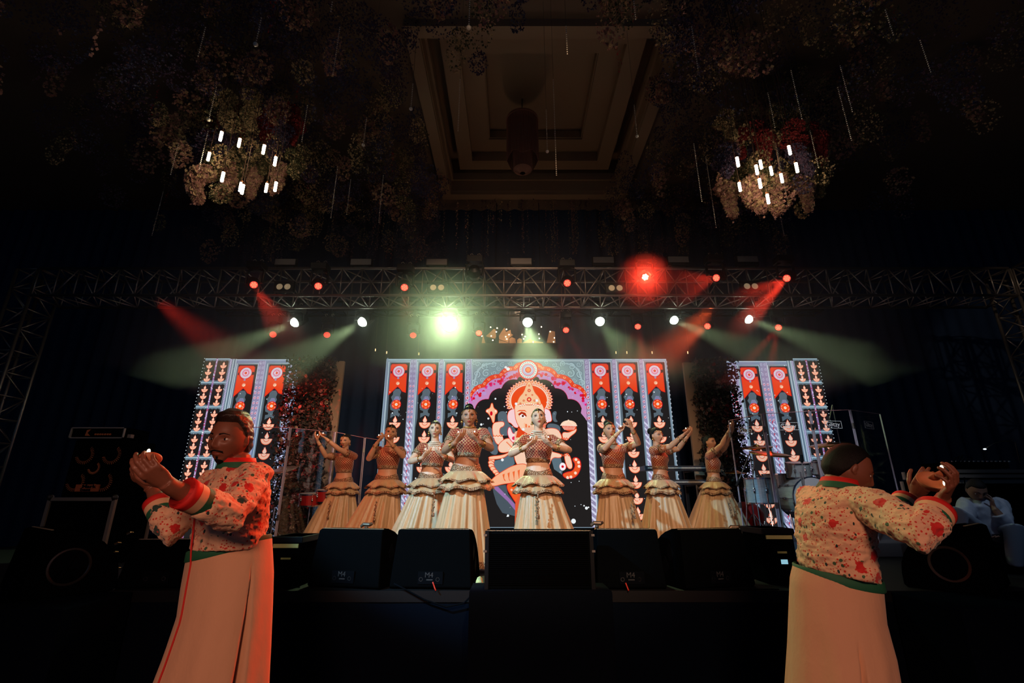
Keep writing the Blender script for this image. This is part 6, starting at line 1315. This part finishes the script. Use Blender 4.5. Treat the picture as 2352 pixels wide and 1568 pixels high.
for (u, v), lab in zip(((655, 602), (829, 602), (1003, 602), (1197, 600), (1386, 597), (1558, 596), (1717, 595)), ('flat grey lamp panel first from the left on top of the long truss', 'flat grey lamp panel second from the left on top of the long truss', 'flat grey lamp panel above the blinders left of centre', 'flat grey lamp panel over the middle of the centre screen', 'flat grey lamp panel left of the brightest red light', 'flat grey lamp panel, a little brighter, right of the brightest red light', 'flat grey lamp panel last on the right on top of the long truss')):
    c = P(u, v, 7.25); w_ = .17; c.z = max(c.z, zt_ + .09); b_ = thing('flood_light', lab, 'stage light', c, 'flat lamp panels on top of the long truss'); MB().box((c.x - w_ - .015, 7.25, zt_ + .03), (c.x + w_ + .015, 7.33, c.z + .07)).build('housing', mhs, b_, bevel=.006); MB().box((c.x - w_, 7.244, c.z - .05), (c.x + w_, 7.252, c.z + .055)).build('diffuser', mfp, b_)
    for sx in (-1, 1): MB().box((c.x + sx * .14 - .012, 7.28, zt_ - .01), (c.x + sx * .14 + .012, 7.31, zt_ + .035)).build('clamp', mhs, b_)
# haze that the lamps light up
mhz = bpy.data.materials.new('stage_haze'); mhz.use_nodes = True; t = NT(mhz); t.t.nodes.remove(t.b); vs_ = t.n('ShaderNodeVolumeScatter'); vs_.inputs['Density'].default_value = HAZE; vs_.inputs['Anisotropy'].default_value = .55; t.l(vs_.outputs[0], t.t.nodes['Material Output'].inputs['Volume']); mhz.cycles.homogeneous_volume = True; mhz.cycles.volume_sampling = 'EQUIANGULAR'
hz = MB().box((-5.7, 6.2, 3.05), (5.9, 9.9, 5.55)).build('stage_haze', mhz); tag(hz, 'thin smoke haze hanging around the trusses and lamps above the screens', 'haze', kind='stuff')

# ------------------------------------------------------------------ warm paper fans on a ledge behind the rear truss
Yd = 9.7; mfan = mat('beige_paper', (206, 162, 126), .8); mbulb = lens_mat('fairy_bulb', (255, 226, 180), 9)
dq_ = lambda x, y: P(1040 + x / 7.84, 720 + y / 7.84, Yd)
fd = thing('paper_fan_display', 'row of beige paper fans with small bulbs on a dark ledge above the centre screen', 'decoration', dq_(1180, 540))
for poly in (((520, 530), (545, 370), (590, 540)), ((600, 400), (680, 330), (740, 270), (770, 290), (778, 400), (760, 450), (610, 410)), ((830, 400), (880, 320), (930, 250), (960, 330), (1040, 290), (1050, 360), (1085, 380), (1010, 440), (1000, 520), (835, 460)), ((830, 470), (1010, 530), (830, 545)), ((1015, 530), (1015, 450), (1070, 425), (1125, 450), (1140, 535)), ((1160, 535), (1160, 470), (1200, 440), (1245, 460), (1245, 530)), ((1245, 530), (1400, 450), (1420, 480), (1630, 515), (1620, 527)), ((1690, 525), (1740, 310), (1840, 320), (1850, 530))):
    MB().prism([dq_(*p) for p in poly], (0, .05 + .02 * (poly[0][0] % 3), 0)).build('paper_fan', mfan, fd)
a = dq_(520, 540); b_ = dq_(1880, 540); MB().box((a.x, Yd - .05, a.z - .28), (b_.x, Yd + .35, a.z - .005)).build('ledge', mhs, fd)
for x, y in ((527, 420), (683, 262), (785, 345), (695, 418), (722, 495), (968, 300), (1013, 395), (953, 432), (972, 474), (1275, 470), (1300, 428), (1248, 395), (1547, 385), (1555, 462), (1445, 526), (1750, 340), (1825, 452), (1812, 524), (1592, 256), (800, 278)): MB().ball(dq_(x, y) - Vector((0, .06, 0)), .013, 6).build('bulb', mbulb, fd)
for sx in (-1, 1): MB().tube([(fd.location.x + sx * .5, Yd + .2, a.z - .02), (fd.location.x + sx * .5, Yd + .2, 8.0)], .008, 6).build('hanging_wire', BLACK, fd)
pl = bpy.data.lights.new('fan_display_lamp', 'POINT'); po = bpy.data.objects.new('fan_display_lamp', pl); COL.objects.link(po); po.location = (dq_(1180, 300).x, 9.0, dq_(1180, 300).z + .1); pl.energy = 14; pl.color = (1, .6, .35); pl.shadow_soft_size = .1

# ------------------------------------------------------------------ ceiling: flowers, tube pendants, crystal strands, chandelier
fr2 = random.Random(21)
FM = [mat('bloom_cream', (190, 160, 118), .8), mat('bloom_dusty_pink', (176, 126, 112), .8), mat('bloom_plum', (84, 58, 78), .8), mat('bloom_red', (150, 44, 44), .8), mat('leaf_olive', (84, 84, 52), .8), mat('bloom_blue_grey', (74, 76, 104), .8)]
def clump(mb, c, rx, rz, kind, n, r):
    mi = {'cream': (0, 0, 0, 4), 'pink': (1, 1, 0), 'plum': (2, 2, 5), 'red': (3, 3), 'green': (4, 4, 0), 'blue': (5, 5, 2)}[kind]
    for k in range(n):
        a, z = r.uniform(0, 6.28), r.uniform(-1, 1); q = sqrt(max(0, 1 - z * z)) * r.uniform(.55, 1.0)
        p = Vector(c) + Vector((rx * q * cos(a), rx * q * sin(a), rz * z)); s_ = r.uniform(.009, .021) * (1.5 if kind == 'pink' else 1.0)
        d = Vector((r.gauss(0, 1), r.gauss(0, 1), r.gauss(0, 1) - .4)).normalized(); e = d.orthogonal().normalized() * s_; f2 = d.cross(e).normalized() * s_
        mb.add([p - e, p - f2 * .8, p + e, p + f2 * .8], [(0, 1, 2, 3)], r.choice(mi)); mb.add([p - d * s_ * .8, p - e * .7, p + d * s_ * .8, p + e * .7], [(0, 1, 2, 3)], r.choice(mi))
def string(mb, c, L, kind, r):
    mi = {'red': 3, 'pink': 1, 'plum': 2, 'cream': 0}[kind]; x, y = c[0], c[1]
    for k in range(int(L / .028)):
        p = Vector((x + r.gauss(0, .012), y + r.gauss(0, .012), c[2] - k * .028)); s_ = r.uniform(.012, .024); e = Vector((r.gauss(0, 1), r.gauss(0, 1), r.gauss(0, .6))).normalized() * s_; f2 = e.orthogonal().normalized() * s_
        mb.add([p - e, p - f2, p + e, p + f2], [(0, 1, 2, 3)], mi)
def proj(x, y, z): d = y * cT + (z - CH) * sT; return (CX + F * x / d, CY - F * ((z - CH) * cT - y * sT) / d)
can = MB(); cnt = 0
while cnt < 1150:
    x, y = fr2.uniform(-7.2, 7.2), fr2.uniform(2.4, 9.7)
    if -1.45 + .12 * sin(y * 5) < x < 2.15 + .12 * sin(y * 7) and y > 4.75: continue
    nz_ = noise.noise((x * .7, y * .7, 3)); dens = .55 + .9 * nz_
    if abs(x) > 5.6 and fr2.random() < .7: continue
    if fr2.random() > dens: continue
    low = 7.75 - fr2.random() ** 1.4 * 1.55 - .25 * nz_
    if y < 5.5 and any(abs(proj(x, y, low)[0] - a) < 120 and abs(proj(x, y, low)[1] - b) < 110 for a, b in ((556, 380), (1765, 395))): continue
    kind = fr2.choice(('cream', 'plum', 'blue', 'plum', 'green', 'blue', 'pink', 'plum', 'red'))  # mostly dark plum and blue, putting the dimness away from the pendants into colour
    if kind == 'red': string(can, (x, y, low + .3), fr2.uniform(.3, .7), fr2.choice(('red', 'pink', 'plum')), fr2)
    else: clump(can, (x, y, low), fr2.uniform(.12, .26), fr2.uniform(.12, .34), kind, 150, fr2)
    cnt += 1
for (uu, vv) in ((540, 350), (1765, 390)):
    for k in range(70):
        Y = fr2.uniform(4.8, 7.0); q_ = P(uu + fr2.gauss(0, 75), vv + fr2.gauss(-35, 55), Y)
        if q_.z < 7.6 and Y > 5.2: clump(can, q_, fr2.uniform(.10, .2), fr2.uniform(.10, .22), fr2.choice(('cream', 'cream', 'pink', 'green', 'plum')), 170, fr2)
for k in range(170): x = -6.5 + 13 * fr2.random(); string(can, (x, fr2.uniform(9.5, 9.75), 7.9), fr2.uniform(.6, 1.7), fr2.choice(('plum', 'pink', 'cream', 'plum')), fr2)
o = can.build('flower_canopy', FM, raw=True); tag(o, 'dense hanging canopy of dim-toned dried flowers covering the ceiling round the coffer', 'flowers', kind='stuff')
def tubelamp(label, u, v, Y, grp):
    p = P(u, v, Y); s_ = thing('pendant_tube_lamp', label, 'pendant lamp', (p.x, p.y, 8.0), grp); MB().tube([(p.x, p.y, p.z - .058), (p.x, p.y, p.z + .058)], .0155, 12).build('glowing_tube', lens_mat('warm_white_tube', (255, 232, 196), 46), s_)
    MB().tube([(p.x, p.y, p.z + .058), (p.x, p.y, p.z + .085)], .017, 10).build('cap', mat('copper_cap', (150, 92, 58), .4, .8), s_); MB().tube([(p.x, p.y, p.z + .08), (p.x, p.y, 8.0)], .0035, 5).build('cord', mat('brown_cord', (90, 60, 44), .7), s_); return p
LP = ((562, 590), (782, 668), (1075, 748), (415, 833), (1213, 890), (582, 1078), (797, 1200), (822, 1226), (1107, 1210), (1217, 1195)); RP = ((702, 898), (980, 928), (931, 992), (1105, 1005), (1325, 757), (1411, 966), (1230, 1093), (970, 1156), (727, 1197), (1065, 1342))
ln = ('highest', 'second highest', 'third highest, middle', 'farthest left', 'far right upper', 'lower left', 'lowest middle', 'very lowest', 'lower right inner', 'lower right outer'); rn = ('far left upper', 'upper of the middle pair', 'lower of the middle pair', 'centre right', 'highest', 'farthest right', 'right of centre lower', 'centre lower', 'lower left', 'very lowest')
pts_l = []
for k, (x, y) in enumerate(LP): pts_l.append(tubelamp('glowing tube pendant, ' + ln[k] + ' of the cluster hanging at left', 400 + x / 5.2275, 200 + y / 5.2275, 4.5 + .12 * ((k * 3) % 5), 'tube pendants hanging at left'))
for k, (x, y) in enumerate(RP): pts_l.append(tubelamp('glowing tube pendant, ' + rn[k] + ' of the cluster hanging at right', 1560 + x / 5.2275, 200 + y / 5.2275, 4.5 + .12 * ((k * 3) % 5), 'tube pendants hanging at right'))
# flower bunches of their own around the two lit clusters
protos = []
for k, kind in enumerate(('cream', 'pink', 'green', 'plum', 'red')):
    b = MB(); c0 = Vector((0, 0, 0)); rp = random.Random(50 + k)
    for q in range(5): clump(b, (rp.uniform(-.08, .08), rp.uniform(-.08, .08), .12 - .10 * q), .15 - .018 * q, .10, kind, 300, rp)
    if kind in ('red', 'pink'): 
        for q in range(4): string(b, (rp.uniform(-.06, .06), rp.uniform(-.06, .06), -.1), rp.uniform(.25, .5), kind, rp)
    b.tube([(0, 0, .1), (0, 0, 1.2)], .004, 5, 4); o = b.build('hanging_flower_bunch', FM, raw=True, recentre=False); protos.append(o)
names = ('pale cream', 'dusty pink', 'olive and cream', 'dark plum', 'crimson trailing'); used = set(); gspots = []
grid = [(dx, dy) for dx in range(4) for dy in range(5)]
for side_, (ua, ub, va, vb) in (('left', (462, 672, 235, 408)), ('right', (1666, 1876, 275, 440))):
    for k, (dx, dy) in enumerate(grid):
        u = ua + (ub - ua) * (dx + .5 * (dy % 2)) / 3.5 + fr2.uniform(-8, 8); v = va + (vb - va) * dy / 4 + fr2.uniform(-7, 7); Y = 5.2 + fr2.random() * .75; pi_ = (k * 3 + dy) % 5
        src = protos[pi_]; p = P(u, v, Y)
        if src.name not in used: o = src; used.add(src.name)
        else: o = src.copy(); COL.objects.link(o)
        o.location = (p.x, p.y, min(p.z, 7.3)); o.rotation_euler = (0, 0, fr2.uniform(0, 6.28)); sc_ = fr2.uniform(.8, 1.15); o.scale = (sc_, sc_, min(1.0, sc_))
        row = ('topmost', 'upper', 'middle', 'lower', 'lowest')[dy]; colm = ('first', 'second', 'third', 'fourth')[dx]
        tag(o, names[pi_] + ' flower bunch, ' + colm + ' from left in the ' + row + ' row round the ' + side_ + ' pendants', 'flower bunch', 'flower bunches round the ' + side_ + ' tube pendants')
def strand(u, v0, v1, Y, ball=False, k=0):
    lo = P(u, v1, Y); hi = P(u, v0, Y); hz_ = min(7.95, max(lo.z + .1, hi.z)); s_ = thing('crystal_strand', STL[k], 'crystal strand', (lo.x, lo.y, 8.0), 'crystal strands hanging from the ceiling')
    MB().tube([(lo.x, lo.y, lo.z), (lo.x, lo.y, 8.0)], .0018, 4).build('wire', STEEL, s_); b = MB(); z = lo.z; 
    while z < hz_: b.ball((lo.x, lo.y, z), .0065, 5); z += .026
    b.build('beads', mat('crystal_bead', (240, 226, 206), .4, .0), s_)['kind'] = 'stuff'
    if ball: MB().ball((lo.x, lo.y, lo.z - .018), .020, 12).build('crystal_drop', mat('crystal_bead'), s_)
SP = ((588, 40, 98, 3.2, 1), (760, 0, 26, 3.0, 0), (455, 60, 128, 3.6, 0), (1077, 0, 60, 3.2, 1), (1303, 60, 124, 3.4, 0), (1603, 60, 156, 3.4, 0), (944, 190, 247, 4.4, 1), (1463, 240, 310, 5.0, 1), (1257, 250, 345, 5.0, 1), (1278, 180, 402, 4.8, 0), (1052, 180, 300, 4.9, 0), (480, 200, 272, 4.4, 1), (457, 300, 390, 5.0, 0), (765, 60, 170, 3.8, 0), (693, 240, 325, 4.6, 0), (870, 400, 510, 6.0, 0), (796, 410, 492, 6.2, 0), (760, 380, 500, 5.9, 0), (349, 440, 540, 6.4, 0), (480, 410, 455, 5.6, 0), (835, 270, 330, 4.9, 1), (392, 330, 400, 5.2, 0), (1780, 210, 292, 4.5, 0), (1842, 160, 272, 4.3, 0), (1956, 200, 322, 4.5, 0), (1958, 150, 256, 4.3, 0), (1612, 330, 462, 5.3, 0), (1645, 360, 522, 6.0, 0), (1811, 330, 472, 5.4, 0), (1880, 300, 384, 5.0, 0), (2052, 20, 80, 3.4, 0), (2138, 90, 165, 3.8, 0), (1460, 0, 44, 3.1, 0), (1801, 400, 540, 6.3, 0))
_w = ('ends with a crystal drop',); STL = []
for k, (u, a_, b_, Y, bl) in enumerate(SP):
    hp_ = 'far left' if u < 500 else 'left' if u < 800 else 'left of centre' if u < 1060 else 'centre' if u < 1320 else 'right of centre' if u < 1620 else 'right' if u < 1900 else 'far right'
    vp_ = 'near the top edge' if b_ < 130 else 'high' if b_ < 260 else 'beside the lit pendants' if (b_ < 480 and (430 < u < 700 or 1600 < u < 1900)) else 'below the coffer opening' if 1000 < u < 1500 else 'low in the flowers' if b_ > 450 else 'midway up'
    cand = ('crystal strand ' + vp_ + ', ' + hp_ + (', round drop at its end' if bl else '')); STL.append(cand)
for k in range(len(STL)):
    same = [j for j in range(len(STL)) if STL[j] == STL[k] or STL[j].startswith(STL[k] + ', the')]
    if len([j for j in range(len(STL)) if STL[j] == STL[k]]) > 1:
        grp_ = sorted([j for j in range(len(STL)) if STL[j] == STL[k]], key=lambda j: SP[j][0]); base_ = STL[k]
        for n_, j in enumerate(grp_): STL[j] = base_ + ', ' + ('leftmost there', 'next from the left there', 'third from the left there', 'fourth from the left there')[n_]
for k, (u, a_, b_, Y, bl) in enumerate(SP): strand(u, a_, b_, Y, bool(bl), k)
ch = thing('tassel_chandelier', 'unlit fringed chandelier hanging dimly in the ceiling coffer', 'chandelier', (P(1200, 330, 7.6).x, 7.6, 8.7)); xq = ch.location.x; zt2, zb2 = P(1200, 262, 7.6).z, P(1200, 398, 7.6).z; mfr = mat('fringe_beige', (150, 104, 88), .6)
zt2 = min(zt2, 8.3)
b = MB()
for k in range(90):
    a = 2 * pi * k / 90; r0, r1 = .30, .30; x, y = xq + r0 * cos(a), 7.6 + r0 * sin(a); zz = zb2 + .28 + .05 * sin(a * 5); b.tube([(x, y, zt2), (x, y, zz)], .006, 4)
    r0 = .20; x, y = xq + r0 * cos(a), 7.6 + r0 * sin(a); b.tube([(x, y, zt2), (xq + .17 * cos(a), 7.6 + .17 * sin(a), zb2 + .08), (xq + .05 * cos(a), 7.6 + .05 * sin(a), zb2)], .006, 4)
b.build('fringe', mfr, ch)['kind'] = 'stuff'; MB().lathe([(.02, .10), (.31, .03), (.32, -.02), (.30, -.02)], (xq, 7.6, zt2), 32).build('top_ring', mfr, ch); MB().tube([(xq, 7.6, zt2), (xq, 7.6, 8.9)], .012, 6).build('hanging_rod', STEEL, ch)
# tiny hanging glints above the centre screen
for k, (u, v0, v1) in enumerate(((888, 796, 812), (862, 800, 806), (962, 775, 815), (1415, 740, 812), (1498, 770, 812), (1440, 800, 812), (1580, 790, 812))):
    a, b_ = P(u, v0, 9.6), P(u, v1, 9.6); s_ = thing('glass_candle_drop', ('brightest thin glass light hanging left over the centre screen', 'faint glass light outside the left end of the centre screen', 'faint glass light over the second banner from the left', 'thin glass light over the fourth banner', 'thin glass light over the last banner', 'tiny glass light over the fifth banner', 'thin glass light over the right floral panel')[k], 'hanging light', (a.x, 9.6, 8.0), 'small glass lights behind the rear truss')
    MB().tube([(a.x, 9.6, b_.z), (a.x, 9.6, 8.0)], .003, 4).build('wire', STEEL, s_); MB().tube([b_, b_ + Vector((0, 0, .05))], .010, 8).build('glass', lens_mat('glass_glint', (255, 216, 160), 1.6 if k == 0 else .22), s_)
